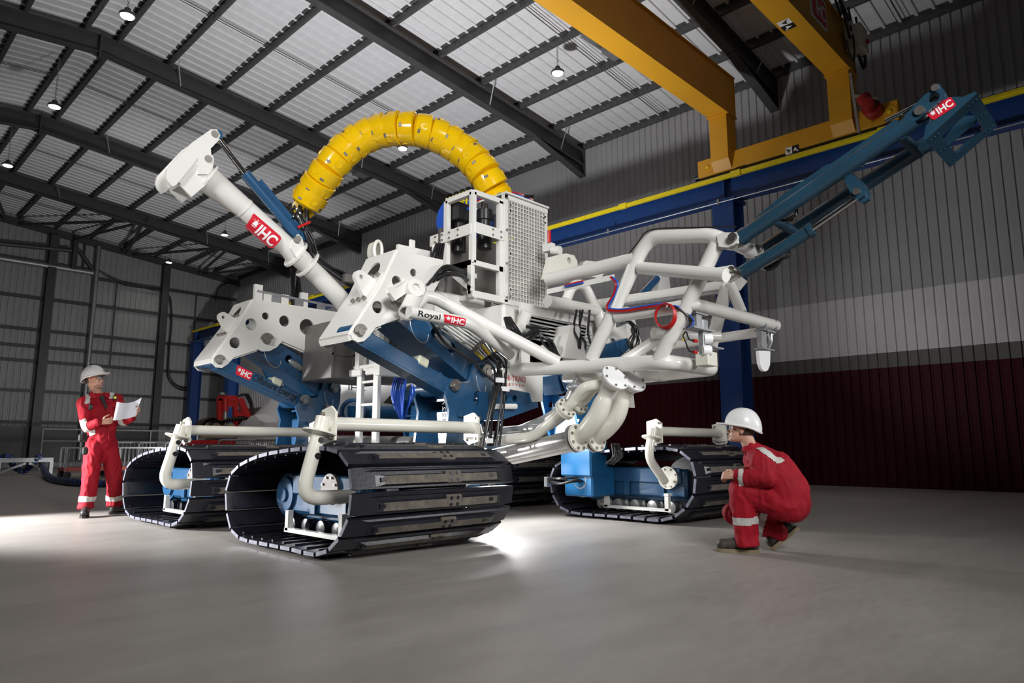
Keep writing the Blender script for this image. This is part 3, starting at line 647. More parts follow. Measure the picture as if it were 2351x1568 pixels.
UL = [XZ(*q) for q in ((590, 803), (618, 770), (640, 783), (648, 786), (768, 868), (785, 880), (786, 905), (770, 912), (745, 905), (737, 908))]
UH = [(XZ(669.5, 823.5), .052), (XZ(704, 849), .052)]
CO = [XZ(*q) for q in ((733, 912), (744, 878), (774, 873), (784, 892), (782, 924), (769, 963), (748, 1024), (678, 1024), (688, 962), (681, 935), (690, 916))]
CH = [(XZ(751, 939), .07)]
P1, P2, P3, P4 = XZ(503, 828), XZ(698, 920), XZ(611.5, 780.8), XZ(768, 893)
def leg(yc, mir, deco, short=False):
    ARM, AH = (ARM_S, AH_S) if short else (globals()['ARM'], globals()['AH'])
    y0 = yc-0.27; TH = 0.54; fx = (lambda x: 2*JX-x) if mir else (lambda x: x); sg = -1 if mir else 1
    pt = lambda q, y: V((fx(q[0]), y, q[1])); hole = lambda h, y: circ(pt(h[0], y), h[1], X_, Z_, 20)
    a = MB()
    for y in (y0, y0+TH-0.03): a.prism([pt(q, y) for q in ARM], (0, 0.03, 0), [hole(h, y) for h in AH])
    # top plate, sloping front plate with oval hole, belly plate
    def skin(q0, q1, y_a, y_b, th=0.02, holes=()):
        p0, p1 = pt(q0, y_a), pt(q1, y_a); d = (p1-p0); nn = d.cross(Y_).normalized()*th; 
        ex = d.normalized(); hs = [circ(p0+d*u+Y_*(v*(y_b-y_a)), r, ex, Y_, 18, 1.0, 0.9) for u, v, r in holes]
        a.prism([p0, p1, p1+Y_*(y_b-y_a), p0+Y_*(y_b-y_a)], nn, hs)
    skin(ARM[0], ARM[2], y0+0.03, y0+TH-0.03); skin(ARM[16], ARM[0], y0+0.03, y0+TH-0.03, holes=((0.45, 0.5, 0.13),)); skin(ARM[15], ARM[16], y0+0.03, y0+TH-0.03); skin(ARM[14], ARM[15], y0+0.03, y0+TH-0.03)
    skin(ARM[4], ARM[5], y0+0.03, y0+TH-0.03); skin(ARM[9], ARM[10], y0+0.03, y0+TH-0.03)
    arm = a.build('leg_arm', 'white_paint', jv)
    # eye plate bolted to the front
    f0, f1 = pt(ARM[15], y0), pt(ARM[0], y0); dd = (f1-f0).normalized(); nn = V((-dd.z, 0, dd.x)); nn = nn if nn.x*sg < 0 else -nn
    ym = y0+0.2; c0 = pt(ARM[16], ym)-dd*0.02
    e = MB(); e.box(c0+nn*0.02, (0.34, 0.3, 0.03), (dd, Y_, nn)); 
    lug = [c0+nn*0.03-dd*0.11, c0+nn*0.03+dd*0.11]+[c0+nn*0.16+dd*0.03+(dd*math.cos(t)+nn*math.sin(t))*0.065 for t in [math.radians(k) for k in (20, 50, 80, 110, 140, 170)]]
    e.prism([q-Y_*0.06 for q in lug], (0, 0.045, 0), [circ(c0+nn*0.16+dd*0.03-Y_*0.06, 0.022, dd, nn, 12)]); e.build('eye_plate', 'white_paint', arm)
    for i in (-1, 1):
        for j in range(3): b = c0+nn*0.035+dd*i*0.14+Y_*(-0.1+j*0.09); MB().cyl(b, b+nn*0.03, 0.022, 8).build('bolt', 'bolt_steel', arm)
    # links
    l = MB(); 
    ex = (pt(P2, 0)-pt(P1, 0)); ln = ex.length; ex.normalize(); ez = ex.cross(Y_).normalized(); ez = ez if ez.z > 0 else -ez
    ya = y0+0.05; w_ = TH-0.10; m = (pt(P1, ya)+pt(P2, ya))/2+Y_*w_/2
    mm = m-Y_*(w_/2-0.09); l.box(mm, (ln, 0.18, 0.15), (ex, Y_, ez), bev=0.012); l.box(mm-ez*0.08, (ln*0.94, 0.2, 0.018), (ex, Y_, ez)); l.box(mm+ex*ln*0.36, (0.03, 0.19, 0.155), (ex, Y_, ez))
    l.cyl(pt(P1, ya-0.012), pt(P1, ya+w_+0.012), 0.062, 22); l.cyl(pt(P1, ya-0.012), pt(P1, ya+0.19), 0.08, 22); l.cyl(pt(P2, ya-0.012), pt(P2, ya+w_+0.012), 0.085, 22)
    lo = l.build('lower_link', 'blue_paint', jv)
    u = MB(); u.prism([pt(q, y0+0.07) for q in UL], (0, TH-0.14, 0), [hole(h, y0+0.07) for h in UH])
    ul = u.build('upper_link', 'blue_paint', jv)
    dz = MB(); ux = (pt(P4, 0)-pt(P3, 0)).normalized(); q = pt(P3, y0+0.06)+ux*0.40
    vz = ux.cross(Y_); vz = vz if vz.z > 0 else -vz
    an = q+ux*0.12-vz*0.02; dz.ball(an, 0.06, 14, (2.1, 0.7, 0.75), (ux, Y_, vz)); dz.build('zinc_anode', 'galvanised', ul)
    bp_ = pt(P1, y0)+ex*(ln*0.66)+ez*0.085; MB().box(bp_+Y_*0.12, (0.14, 0.16, 0.1), (ex, Y_, ez), bev=0.02).build('stop_block', 'nylon_pad', lo)
    # column on the track
    k = MB(); k.prism([pt(q, y0+0.015) for q in CO], (0, 0.035, 0), [hole(h, y0+0.015) for h in CH]); k.prism([pt(q, y0+TH-0.05) for q in CO], (0, 0.035, 0), [hole(h, y0+TH-0.05) for h in CH])
    xi = 4.66; xo = 0.0 if not mir else -0.24; k.box((fx(xi+0.06+xo), y0+TH/2, 0.86), (0.34, TH-0.06, 0.72), bev=0.02); k.box((fx(xi-0.05+xo), y0+TH/2+0.0, 0.44), (0.55 if not mir else 0.46, TH-0.1, 0.36), bev=0.02)
    k.box((fx(4.78), y0+TH/2, 1.22), (0.05, TH-0.1, 0.5)); k.box((fx(4.70), y0+TH/2, 1.32), (0.34, TH-0.1, 0.025))
    k.box((fx(xi+0.06), y0-0.005, 1.16), (0.40, 0.03, 0.03))
    col = k.build('leg_column', 'bright_blue' if mir else 'blue_paint', jv)
    if mir:
        xf = 6.715; yq = y0+0.24; MB().lathe((xf+0.03, yq, 0.45), (-1, 0, 0), [(0.10, 0), (0.10, 0.045), (0.085, 0.05), (0.08, 0.01), (0.001, 0.01)], 22).build('cable_port', 'galvanised', col)
        for i in range(4): MB().tube(spline(jit([V((xf+0.02, yq-0.03+0.02*i, 0.44+0.01*i)), V((xf-0.12, yq-0.02+0.03*i, 0.46)), V((xf-0.2, yq+0.14, 0.42+0.02*i)), V((xf-0.18, yq+0.34, 0.42+0.02*i))]), 6), 0.014, 7).build('hose', 'black_hose', col)
        MB().box((xf-0.2, yq+0.36, 0.43), (0.08, 0.05, 0.12), bev=0.006).build('hose_clamp', 'galvanised', col)
    for P, r in ((P1, 0.055), (P2, 0.06), (P3, 0.07), (P4, 0.065)):
        pn = MB(); pn.cyl(pt(P, y0-0.02), pt(P, y0+TH+0.02), r*0.75, 20); c_ = pt(P, y0-0.02)
        pn.prism([c_+V((r*1.25*math.cos(t), 0, r*1.25*math.sin(t))) for t in [math.radians(k_) for k_ in range(20, 200, 20)]], (0, -0.012, 0)); pn.cyl(c_, c_-Y_*0.028, r*0.6, 16)
        for t in (40, 180): b = c_+V((r*0.9*math.cos(math.radians(t)), -0.012, r*0.9*math.sin(math.radians(t)))); pn.cyl(b, b-Y_*0.015, 0.013, 6)
        pn.build('pivot_pin', 'bolt_steel', jv)
    # safety lanyards
    for (A, B) in ((P3, 0.22), (P4, -0.2)):
        s0 = pt(A, y0-0.01)-V((0.02*sg, 0, 0.14)); s1 = s0+ux*(0.25 if B > 0 else -0.15)+V((0, 0, 0.02)); cm_ = (s0+s1)/2; MB().tube([cm_+(s0-cm_)*math.cos(a_)-V((0, 0.01, 0.13))*math.sin(a_) for a_ in [math.pi*k_/14 for k_ in range(15)]], 0.0045, 6).build('lanyard', 'galvanised', ul)
    if deco:
        fr = planar(pt(ARM[15], y0)+dd*0.13+nn*0.004+Y_*0.25, Y_*-0.22, dd*0.11, nn); badge(fr, jv)
    return dict(pt=pt, y0=y0, ex=ex, ez=ez, ln=ln, ya=ya)
lL = leg(8.32, False, True); lN = leg(5.42, False, True, True); lR = leg(5.42, True, False, True); lF = leg(8.32, True, False)
# badge and lettering on the left lower link
g = lL; o = g['pt'](P1, g['ya'])+g['ex']*(g['ln']*0.2)-g['ez']*0.055; badge(planar(o-Y_*0.002, g['ex']*0.22, g['ez']*0.12, -Y_), jv)
t = MB(); put_text(t, 'Offshore Energy', lambda u, v: o-Y_*0.006+g['ex']*(0.235+u*0.62)+g['ez']*(-0.005+0.115*v), 0, 0, 1, 1, 0.008); t.build('lettering', 'black_vinyl', jv)

# --- chassis
c = MB()
c.box((JX, 6.9, 2.05), (1.5, 4.0, 0.5), bev=0.03); c.box((JX, 5.2, 1.95), (1.1, 0.9, 0.55), bev=0.03)
for sx in (-1, 1): c.box((JX+sx*0.6, 8.32, 2.25), (0.9, 0.5, 0.75), bev=0.02); c.box((JX+sx*0.85, 5.55, 2.2), (0.7, 0.24, 0.5), bev=0.02)
ch = c.build('chassis', 'white_paint', jv)
# engine casing plates with lightening holes, seen through the tube frame
pl = MB(); pl.prism([V((5.0, 4.75, 1.66)), V((5.9, 4.75, 1.66)), V((6.1, 4.75, 2.3)), V((5.0, 4.75, 2.3))], (0, 0.03, 0), [circ((5.35, 4.75, 1.82), 0.09, X_, Z_), circ((5.7, 4.75, 1.8), 0.06, X_, Z_)])
pl.prism([V((6.15, 4.6, 1.3)), V((6.75, 4.6, 1.3)), V((6.6, 4.6, 2.35)), V((6.15, 4.6, 2.35))], (0, 0.03, 0), [circ((6.4, 4.6, 1.6), 0.09, X_, Z_), circ((6.35, 4.6, 2.0), 0.07, X_, Z_)]); pl.build('casing_plate', 'white_paint', jv)
cn = MB(); cn.prism([V((5.35, 4.7, 1.75)), V((5.75, 4.7, 1.75)), V((5.62, 4.7, 2.1)), V((5.48, 4.7, 2.1))], (0, -0.2, 0)); cn.build('gusset', 'white_paint', jv)
# maker's plate below the tube frame
p = [at(*q, y=4.85) for q in ((1150, 846), (1246, 846), (1246, 922), (1228, 922), (1222, 902), (1150, 890))]
MB().prism(p, (0, 0.04, 0)).build('name_board', 'white_paint', jv)
a = at(1161, 884, y=4.844); b = at(1207, 884, y=4.844); W = b.x-a.x; zz_ = lambda py: at(1180, py, y=4.844).z
t = MB(); put_text(t, 'Hi-TRAQ', lambda u, v: V((a.x+W*u, 4.844, zz_(877)+(zz_(862)-zz_(877))*v)), 0.0, 0, 1, 1, 0.006); t.build('lettering', 'red_vinyl', jv)
t = MB(); put_text(t, 'JETTER', lambda u, v: V((a.x+W*(0.02+u*0.93), 4.844, zz_(888)+(zz_(881)-zz_(888))*v)), 0.0, 0, 1, 1, 0.002, 1.5); t.build('lettering', 'red_vinyl', jv)
bb = MB(); q = [at(*k, y=5.0) for k in ((1120, 898), (1232, 898), (1236, 935), (1150, 965), (1120, 965))]; bb.prism(q, (0, 0.4, 0), [circ(at(1160, 915, y=5.0), 0.035, X_, Z_), circ(at(1182, 915, y=5.0), 0.035, X_, Z_)]); bb.build('sword_bracket', 'blue_paint', jv)
MB().cyl(at(1137, 933, y=4.96), at(1184, 933, y=4.96), 0.028, 14).build('skid_tube', 'white_paint', jv)
# white hydraulic jack behind the near leg
a = at(905, 745, y=5.85); b = at(1010, 850, y=5.75); jk = MB(); jk.tube([a, b], [0.13, 0.12], 20); jk.flange(b, b-a, 0.13, 0.05, 8, 0.016, 0); jk.build('lift_jack', 'white_paint', jv)
a = at(975, 880, y=5.9); b = at(1010, 985, y=5.8); jk = MB(); jk.tube([a, b], 0.075, 18); jk.flange(a, a-b, 0.12, 0.05, 8, 0.016, 0); jk.build('lift_jack', 'white_paint', jv)
MB().ball(at(1020, 935, y=5.75), 0.05, 12, (1, 1, 2.2)).build('zinc_anode', 'galvanised', jv)
MB().cyl(at(1015, 880, y=5.7), at(1045, 960, y=5.6), 0.03, 12).build('jack_rod', 'chrome', jv)

# --- boom pipe over the near side (plane y = 6.0)
YP = 6.0; ax = [at(*q, y=YP) for q in ((835, 790), (815, 735), (786, 690), (700, 603), (560, 478), (474, 410))]
bp = MB(); path = fillet(ax[:3]+[ax[3]], 0.2, 6); bp.tube(path, 0.093, 22); bp.tube([ax[3], ax[4]], 0.095, 22); bp.tube([ax[4], ax[5]], [0.096, 0.122], 22)
dr = (ax[5]-ax[3]).normalized(); nr = V((-dr.z, 0, dr.x)); nr = nr if nr.z > 0 else -nr
for px, py in ((708, 609), (681, 586), (474, 412)):
    p = at(px, py, y=YP); bp.flange(p, dr, 0.15 if px > 500 else 0.155, 0.022, 0, 0)
bp.tube([ax[4]-dr*0.01, ax[4]+dr*0.01], 0.1, 22)
bpo = bp.build('boom_pipe', 'white_paint', jv)
lg = [at(*q, y=YP-0.1) for q in ((667, 570), (672, 550), (685, 537), (694, 546), (701, 572), (696, 584), (680, 590))]
for d_ in (0, 0.17): MB().prism([q+Y_*d_ for q in lg], (0, 0.03, 0)).build('cylinder_lug', 'white_paint', bpo)
fl = [at(*q, y=YP-0.13) for q in ((381, 404), (384, 388), (440, 328), (484, 297), (498, 297), (506, 310), (503, 321), (484, 341), (485, 354), (492, 366), (488, 384), (478, 400), (455, 400), (454, 363), (405, 424), (396, 428), (385, 416))]
hd = MB(); hd.prism(fl, (0, 0.03, 0)); hd.prism([q+Y_*0.23 for q in fl], (0, 0.03, 0))
a, b = at(455, 362, y=YP), at(400, 428, y=YP); hd.bar(a, b, 0.24, 0.035, nr); hd.build('boom_head', 'white_paint', bpo)
cl = [at(*q, y=YP-0.11) for q in ((455, 365), (478, 350), (490, 358), (492, 370), (486, 395), (478, 420), (440, 452), (412, 425))]
k = MB(); k.prism(cl, (0, 0.025, 0)); k.prism([q+Y_*0.195 for q in cl], (0, 0.025, 0)); k.tube([ax[5]-dr*0.02, ax[5]+dr*0.2], 0.112, 20); k.build('boom_collar', 'white_paint', bpo)
for px, py in ((494, 307), (479, 364), (685, 548)):
    p = at(px, py, y=YP-0.14); MB().cyl(p, p+Y_*0.28, 0.032, 16).build('pivot_pin', 'bolt_steel', bpo)
a, b, e = at(686, 545, y=YP), at(562, 398, y=YP), at(496, 312, y=YP)
cy = MB(); dc = (b-a).normalized(); cy.tube([a+dc*0.04, a+dc*0.18], 0.062, 20); cy.tube([a+dc*0.18, b], 0.05, 20); cy.box((a+b)/2+V((0.055, 0, 0.03)), (0.05, 0.05, (b-a).length*0.72), (dc.cross(Y_).normalized(), Y_, dc)); cy.cyl(a-Y_*0.05, a+Y_*0.05, 0.05, 16)
cyo = cy.build('boom_cylinder', 'blue_paint', jv)
MB().cyl(b, e, 0.026, 16).build('piston_rod', 'chrome', cyo); MB().cyl(e-Y_*0.05, e+Y_*0.05, 0.04, 16).build('rod_eye', 'blue_paint', cyo)
# fittings and hoses at the cylinder foot
ft = MB()
for i, (px, py) in enumerate(((656, 478), (664, 488), (672, 498), (668, 506))): p = at(px, py, y=YP-0.02); ft.tube(spline([p, p+V((0.05, -0.02, 0.05)), p+V((0.12, 0, 0.0)), p+V((0.17, 0.0, -0.08))], 5), 0.013, 8)
ft.build('hydraulic_fitting', 'chrome', cyo)
for i in range(4):
    dx = i*6; MB().tube(spline(jit([at(686+dx*0.4, 495+i*4, y=YP-0.03), at(702+dx, 550, y=YP-0.08), at(725+dx, 600, y=YP-0.06), at(775+dx, 632, y=YP-0.02), at(815+dx, 665, y=YP+0.1)]), 8), 0.013, 7).build('hose', 'black_hose', jv)
f = MB(); f.box(at(800, 640, y=YP-0.05), (0.12, 0.06, 0.08)); f.build('hose_clamp', 'tank_grey', jv)
MB().tube([at(684, 522, y=YP-0.1), at(712, 510, y=YP-0.1)], 0.012, 8).build('sensor_plug', 'indicator_red', cyo)
# badge wrapped on the boom pipe
bc = at(602, 528, y=YP); vd = (EYE-bc); vd = (vd-dr*vd.dot(dr)).normalized(); sd = dr.cross(vd)
if sd.z < 0: sd = -sd
def onpipe(u, v, l=0.0, R=0.0962): 
    t = (v-0.5)*1.9-0.15; return bc-dr*((u-0.5)*0.34)+(vd*math.cos(t)+sd*math.sin(t))*(R+l)
badge(onpipe, jv)

# --- tank, tray, cabinet and ladder on the left side
a, b = at(764, 735, y=7.4), at(764, 868, y=7.4)
tk = MB(); tk.box((a.x+0.5, 7.75, (a.z+b.z)/2), (1.0, 0.7, a.z-b.z), bev=0.01)
for py in (752, 812): z = at(764, py, y=7.4).z; tk.box((a.x+0.5, 7.395, z), (1.0, 0.02, 0.025))
for dx in (0.0, 0.3): tk.box((a.x+0.012+dx, 7.395, (a.z+b.z)/2), (0.03, 0.02, a.z-b.z))
tk.build('oil_tank', 'tank_grey', jv)
tr_ = MB(); y1 = 8.0
p0, p1 = at(590, 668, y=8.1), at(775, 705, y=8.1)
for dz in (0.0, -0.13): tr_.bar(p0+V((0, 0, dz)), p1+V((0, 0, dz)), 0.012, 0.03)
for u in (0.22, 0.5, 0.78): m = p0.lerp(p1, u); tr_.box(m-V((0, 0, 0.065)), (0.12, 0.015, 0.15))
tr_.build('cable_tray', 'galvanised', jv)
for px, py in ((592, 672), (612, 690), (652, 695), (697, 690)): p = at(px, py, y=8.12); MB().box(p, (0.1, 0.05, 0.2)).build('tray_post', 'white_paint', jv)
XLd = 4.7; ld = MB(); ya_, yb_ = at(826, 940, x=XLd).y, at(864, 940, x=XLd).y
for y in (ya_, yb_): ld.box((XLd, y, 1.15), (0.05, 0.10, 1.2), bev=0.006)
for z in (0.75, 1.06, 1.35, 1.62): ld.cyl((XLd, ya_, z), (XLd, yb_, z), 0.018, 10)
ld.build('ladder', 'white_paint', jv)
for y in (ya_, yb_): MB().box((XLd-0.04, y+0.05, 1.74), (0.03, 0.26, 0.09), bev=0.012).build('ladder_hinge', 'white_paint', jv)
cb = MB()
for y in (ya_+0.05, yb_-0.02): cb.box((XLd, y, 2.15), (0.06, 0.09, 0.8))
for z in (1.80, 2.12, 2.5): cb.box((XLd, (ya_+yb_)/2, z), (0.05, ya_-yb_, 0.05))
cb.box((XLd+0.3, (ya_+yb_)/2-0.3, 1.79), (0.65, 1.2, 0.07)); cb.build('cabinet_frame', 'white_paint', jv)
MB().box((XLd+0.12, (ya_+yb_)/2, 2.0), (0.1, 0.3, 0.35)).build('valve_pack', 'galvanised', jv)
for i in range(6): MB().tube(spline(jit([(XLd+0.1, yb_-0.1-i*0.03, 2.1), (XLd+0.05, yb_-0.3, 1.85+0.02*i), (XLd+0.2, yb_-0.7, 1.86+0.03*i), (XLd+0.4, yb_-1.1, 2.0+0.02*i)]), 8), 0.018, 7).build('hose', 'black_hose', jv)
for i in range(9): MB().tube(spline([(XLd+0.25+0.02*(i % 3), yb_-0.04-i*0.022, 1.78), (XLd+0.2, yb_-0.02-i*0.03, 1.45-0.02*(i % 4)), (XLd+0.25, yb_-0.15-i*0.005, 1.22-0.015*i), (XLd+0.3, yb_-0.34+i*0.012, 1.5), (XLd+0.3, yb_-0.36, 1.78)], 8), 0.010, 6).build('coiled_cable', 'blue_cable', jv)
MB().box((JX-0.3, 6.6, 1.72), (1.6, 0.12, 0.12)).build('cross_member', 'white_paint', jv)

# --- service cage with grating (front face on y = YC)
YC = 5.2
x1, x2, x3 = at(1085, 500, y=YC).x, at(1155, 500, y=YC).x, at(1254, 500, y=YC).x
zt1, zb1 = at(1085, 432, y=YC).z, at(1084, 605, y=YC).z; zt2, zb2 = at(1155, 445, y=YC).z, at(1151, 692, y=YC).z
yl = at(1018, 540, x=x1).y; cg = MB(); B = 0.055; h = B/2
def fr(pa, pb, w_=B): cg.bar(pa, pb, w_, w_)
zt, zb = zt1-0.03, zb1+0.02; zl = zb2+0.02
for (x, y) in ((x1+h, YC+h), (x1+h, yl-h)):
    fr((x, y, zb), (x, y, zt)); fr((x, y, zb), (x2, y, zb)); fr((x, y, zt), (x2, y, zt))
for z in (zt, zb): fr((x1+h, YC+h, z), (x1+h, yl-h, z))
fr((x2-h, YC+h, zl), (x2-h, YC+h, zt)); fr((x1+h, YC+h+0.02, zl), (x1+h, YC+h+0.02, zb)); fr((x1, YC+h, zl), (x2, YC+h, zl), 0.07); fr((x1+h, YC+0.02, zb), (x1+h, yl-0.1, zb-0.0))
fr((x1+h, YC+h, zl+0.05), (x1+h, YC+0.42, zb))
cgo = cg.build('service_cage', 'white_paint', jv)
zm = at(1085, 520, y=YC).z; cb = MB(); cb.box(((x1+x2)/2+0.02, YC-0.006, zm), (x2-x1-0.04, 0.012, 0.12)); cb.box((x1-0.006, (YC+yl)/2+0.12, zm-0.02), (0.012, yl-YC+0.2, 0.12)); cb.build('strap_plate', 'white_paint', cgo)
for i, u in enumerate((0.62, 0.9)):
    for dz in (-0.03, 0.03): p = V((x1+(x2-x1)*u, YC-0.012, zm+dz)); MB().cyl(p, p-Y_*0.014, 0.011, 8).build('bolt', 'bolt_steel', cgo)
for u in (0.45, 0.75, 1.0, 1.25):
    for dz in (-0.05, 0.01): p = V((x1-0.012, YC+(yl-YC)*u, zm+dz)); MB().cyl(p, p-X_*0.014, 0.011, 8).build('bolt', 'bolt_steel', cgo)
gb = MB(); z0, z1 = zb2+0.0, zt2-0.0
gb.bar((x2+h, YC, z0), (x2+h, YC, z1), 0.05, 0.05); gb.bar((x3-0.02, YC, z0), (x3-0.02, YC, z1), 0.03, 0.05)
gb.box(((x2+x3)/2, YC+0.25, z1+0.01), (x3-x2, 0.6, 0.02)); gb.bar((x2, YC, z0), (x3, YC, z0), 0.05, 0.05); gb.bar((x2, YC, z1-0.03), (x3, YC, z1-0.03), 0.05, 0.05)
gb.box((x3-0.01, YC+0.25, (z0+z1)/2), (0.015, 0.5, z1-z0)); gb.box(((x1+x3)/2, YC+0.55, z0+0.1), (x3-x1, 0.05, 0.1))
for x in (x1+0.05, x3-0.03): gb.bar((x, YC, z0), (x, YC+0.6, z0), 0.05, 0.05)
gbo = gb.build('grating_frame', 'white_paint', jv)
gr = MB(); xa, xb = x2+0.075, x3-0.04; nx, nz = 13, 25
for i in range(nx+1): x = xa+(xb-xa)*i/nx; gr.box((x, YC-0.005, (z0+z1)/2-0.01), (0.007, 0.03, z1-z0-0.08))
for i in range(nz+1): z = z0+0.03+(z1-z0-0.09)*i/nz; gr.box(((xa+xb)/2, YC-0.008, z), (xb-xa, 0.026, 0.007))
gr.build('grating', 'white_paint', gbo, kind='stuff')
for u in (0.04, 0.35, 0.66, 0.96): p = V((x2+h, YC-0.026, z0+(z1-z0)*u)); MB().cyl(p, p-Y_*0.016, 0.014, 8).build('bolt', 'bolt_steel', gbo)
for x in (xa+0.012, xb-0.012):
    for u in (0.06, 0.12, 0.45, 0.85, 0.91): p = V((x, YC-0.022, z0+(z1-z0)*u)); MB().cyl(p, p-Y_*0.012, 0.012, 8).build('bolt', 'chrome', gbo)
# filters hung in the cage
for px, pyt, pyb, r, dy in ((1113, 482, 573, 0.088, 0.22), (1057, 489, 580, 0.075, 0.42), (1034, 505, 600, 0.07, 0.62)):
    a, b = at(px, pyt, y=YC+dy), at(px, pyb, y=YC+dy); b = V((a.x, a.y, b.z)); H = a.z-b.z
    f = MB(); f.lathe(b, (0, 0, 1), [(r*0.6, 0), (r*0.9, 0.005), (r*0.92, H*0.48), (r*0.8, H*0.5), (r*0.8, H*0.72), (r*1.0, H*0.73), (r*1.0, H*0.98), (r*0.85, H)], 24); fo = f.build('oil_filter', 'black_plastic', jv)
    q = MB(); 
    for i in range(3): q.lathe(a+V((-0.04+0.04*i, 0, 0)), (0, 0, 1), [(0.018, 0), (0.018, 0.03), (0.012, 0.035), (0.012, 0.08), (0.006, 0.085)], 8)
    q.build('hydraulic_fitting', 'chrome', fo)
p = at(1057, 490, y=YC+0.4); MB().box(p, (0.22, 0.16, 0.2), bev=0.01).build('filter_head', 'black_plastic', jv)
MB().box(p+V((0.1, -0.09, 0.04)), (0.16, 0.02, 0.03)).build('valve_lever', 'blue_cable', jv)
MB().box(((x1+x3)/2-0.02, YC+0.52, (z0+zm)/2+0.05), (x3-x1, 0.03, zm-z0+0.1)).build('back_plate', 'tank_grey', gbo)
MB().bar(((x1+x2)/2-0.06, YC+0.3, zm-0.35), ((x1+x2)/2-0.06, YC+0.3, z0+0.12), 0.03, 0.03).build('drain_pipe', 'rust_steel', gbo)
MB().tube([at(1128, 697, y=YC+0.2), at(1162, 707, y=YC+0.1)], 0.03, 12).build('drain_valve', 'chrome', gbo)
# cable drum behind the cage
dm = at(1040, 490, y=6.0); d = MB(); 
for k in (0, 0.34): d.lathe(dm+X_*0.1+Y_*0.1+V((k, 0, 0)), (1, 0.2, 0), [(0.27, 0), (0.27, 0.025), (0.23, 0.03), (0.05, 0.03)], 28)
d.build('hose_drum', 'blue_cable', jv)
gd = MB()
for i in range(7): gd.box(dm+V((0.05, 0.02, -0.22+i*0.07)), (0.02, 0.4, 0.012)); gd.box(dm+V((0.05, -0.18+i*0.06, 0)), (0.02, 0.012, 0.5))
gd.build('drum_grille', 'rail_yellow', jv)
# loops of black hose between arm and cage
for i in range(8):
    s = i*6
    MB().tube(spline(jit([at(966+s*0.4, 668+s*0.1, y=5.2+0.03*i), at(990+s*0.6, 640-s*0.25, y=5.1+.03*(i % 2)), at(1022+s*0.9, 606+s*0.75, y=5.1+0.03*(i % 3)), at(1085, 632+s*0.45, y=5.4)]), 8), 0.0125, 7).build('hose', 'black_hose', jv)
for i in range(4): MB().tube(spline(jit([at(968+i*8, 660, y=5.2), at(985+i*8, 610, y=5.2), at(1003+i*5, 560, y=5.3)]), 8), 0.015, 7).build('hose', 'black_hose', jv)
for i, cn_ in enumerate(('red_cable', 'blue_cable', 'red_cable')): MB().tube(spline([at(1095, 455+i*3, y=5.6), at(1140, 442+i*3, y=5.6), at(1190, 444+i*4, y=5.5), at(1224, 460+i*3, y=5.4)], 8), 0.012, 7).build('cable', cn_, jv)
MB().cyl(at(1206, 450, y=5.4), at(1224, 450, y=5.4), 0.02, 10).build('cable_plug', 'black_plastic', jv)

# --- lifting points on the arms
def ring_eye(px, py, y, r=0.06):
    p = at(px, py, y=y); e = MB(); c1 = [p+V((math.cos(t)*r*0.75, 0, math.sin(t)*r*1.6)) for t in [i*math.pi/8 for i in range(17)]]; e.tube(c1, 0.018, 8, caps=False); e.prism([q+Y_*0.0 for q in circ(p, r, X_*0.8, Z_*1.7, 16)], (0, 0.12, 0), [circ(p, r*0.72, X_*0.75, Z_*1.75, 16)]); e.build('lifting_eye', 'cream_paint', jv)
ring_eye(868, 575, 5.6)
b = MB(); b.bar(at(912, 568, y=5.4), at(985, 584, y=5.4), 0.04, 0.06); b.build('arm_rail', 'white_paint', jv)
for px, py in ((946, 566), (998, 578)): MB().box(at(px, py, y=5.4), (0.07, 0.03, 0.14), bev=0.01).build('arm_tab', 'white_paint', jv)

# --- front tube frame (left side plane XA, right side plane XBb)
XA, XBb = 5.0, 6.3; A = lambda px, py: at(px, py, x=XA); RT = 0.062
def pipe(pts, r=RT, name='frame_tube', m='white_paint', rad=0.12, n=16, parent=None):
    k = MB(); k.tube(fillet(pts, rad, 6) if len(pts) > 2 else pts, r, n); return k.build(name, m, parent or jv)
pv = at(953, 672, y=5.1)
k = MB(); k.lathe(pv-Y_*0.04, (0, 1, 0), [(0.05, 0), (0.10, 0), (0.105, 0.02), (0.105, 0.3), (0.05, 0.3)], 24); q0 = at(893, 660, y=5.12); q1 = at(935, 640, y=5.12); q2 = at(945, 655, y=5.12); q3 = at(900, 690, y=5.12)
k.prism([q0, q1, q2, q3], (0, 0.22, 0)); pivot = k.build('frame_pivot', 'white_paint', jv)
MB().cyl(pv-Y_*0.06, pv+Y_*0.1, 0.045, 16).build('pivot_pin', 'steel', pivot)
sa, sb_ = at(958, 668, y=5.0), at(934, 719, y=4.84); sd_ = (sb_-sa).normalized(); MB().lathe(sa-sd_*0.06, sd_, [(0.05, 0), (0.078, 0), (0.078, (sb_-sa).length+0.06), (0.062, (sb_-sa).length+0.06), (0.062, 0.1), (0.001, 0.1)], 24).build('pivot_sleeve', 'white_paint', pivot)
pe = at(953, 663, y=4.9); MB().lathe(pe, V((-0.25, -1, 0.25)), [(0.075, -0.1), (0.085, 0), (0.085, 0.03), (0.04, 0.032), (0.038, 0.0), (0.001, 0.0)], 24).build('pivot_boss', 'white_paint', pivot)
MB().prism([at(*k_, y=4.95) for k_ in ((895, 672), (934, 645), (946, 652), (940, 668), (908, 690))], (0, 0.05, 0)).build('pivot_web', 'white_paint', pivot)
p = at(906, 690, y=5.1); MB().lathe(p, (0, -1, 0), [(0.07, 0), (0.07, 0.02), (0.03, 0.025), (0.03, 0.07), (0.001, 0.07)], 14).build('locking_pin', 'bolt_steel', pivot)
e_ = A(1281, 832)
pipe([at(935, 718, y=5.05), at(975, 680, y=5.05), at(1000, 685, y=5.0), e_], 0.06, rad=0.12)
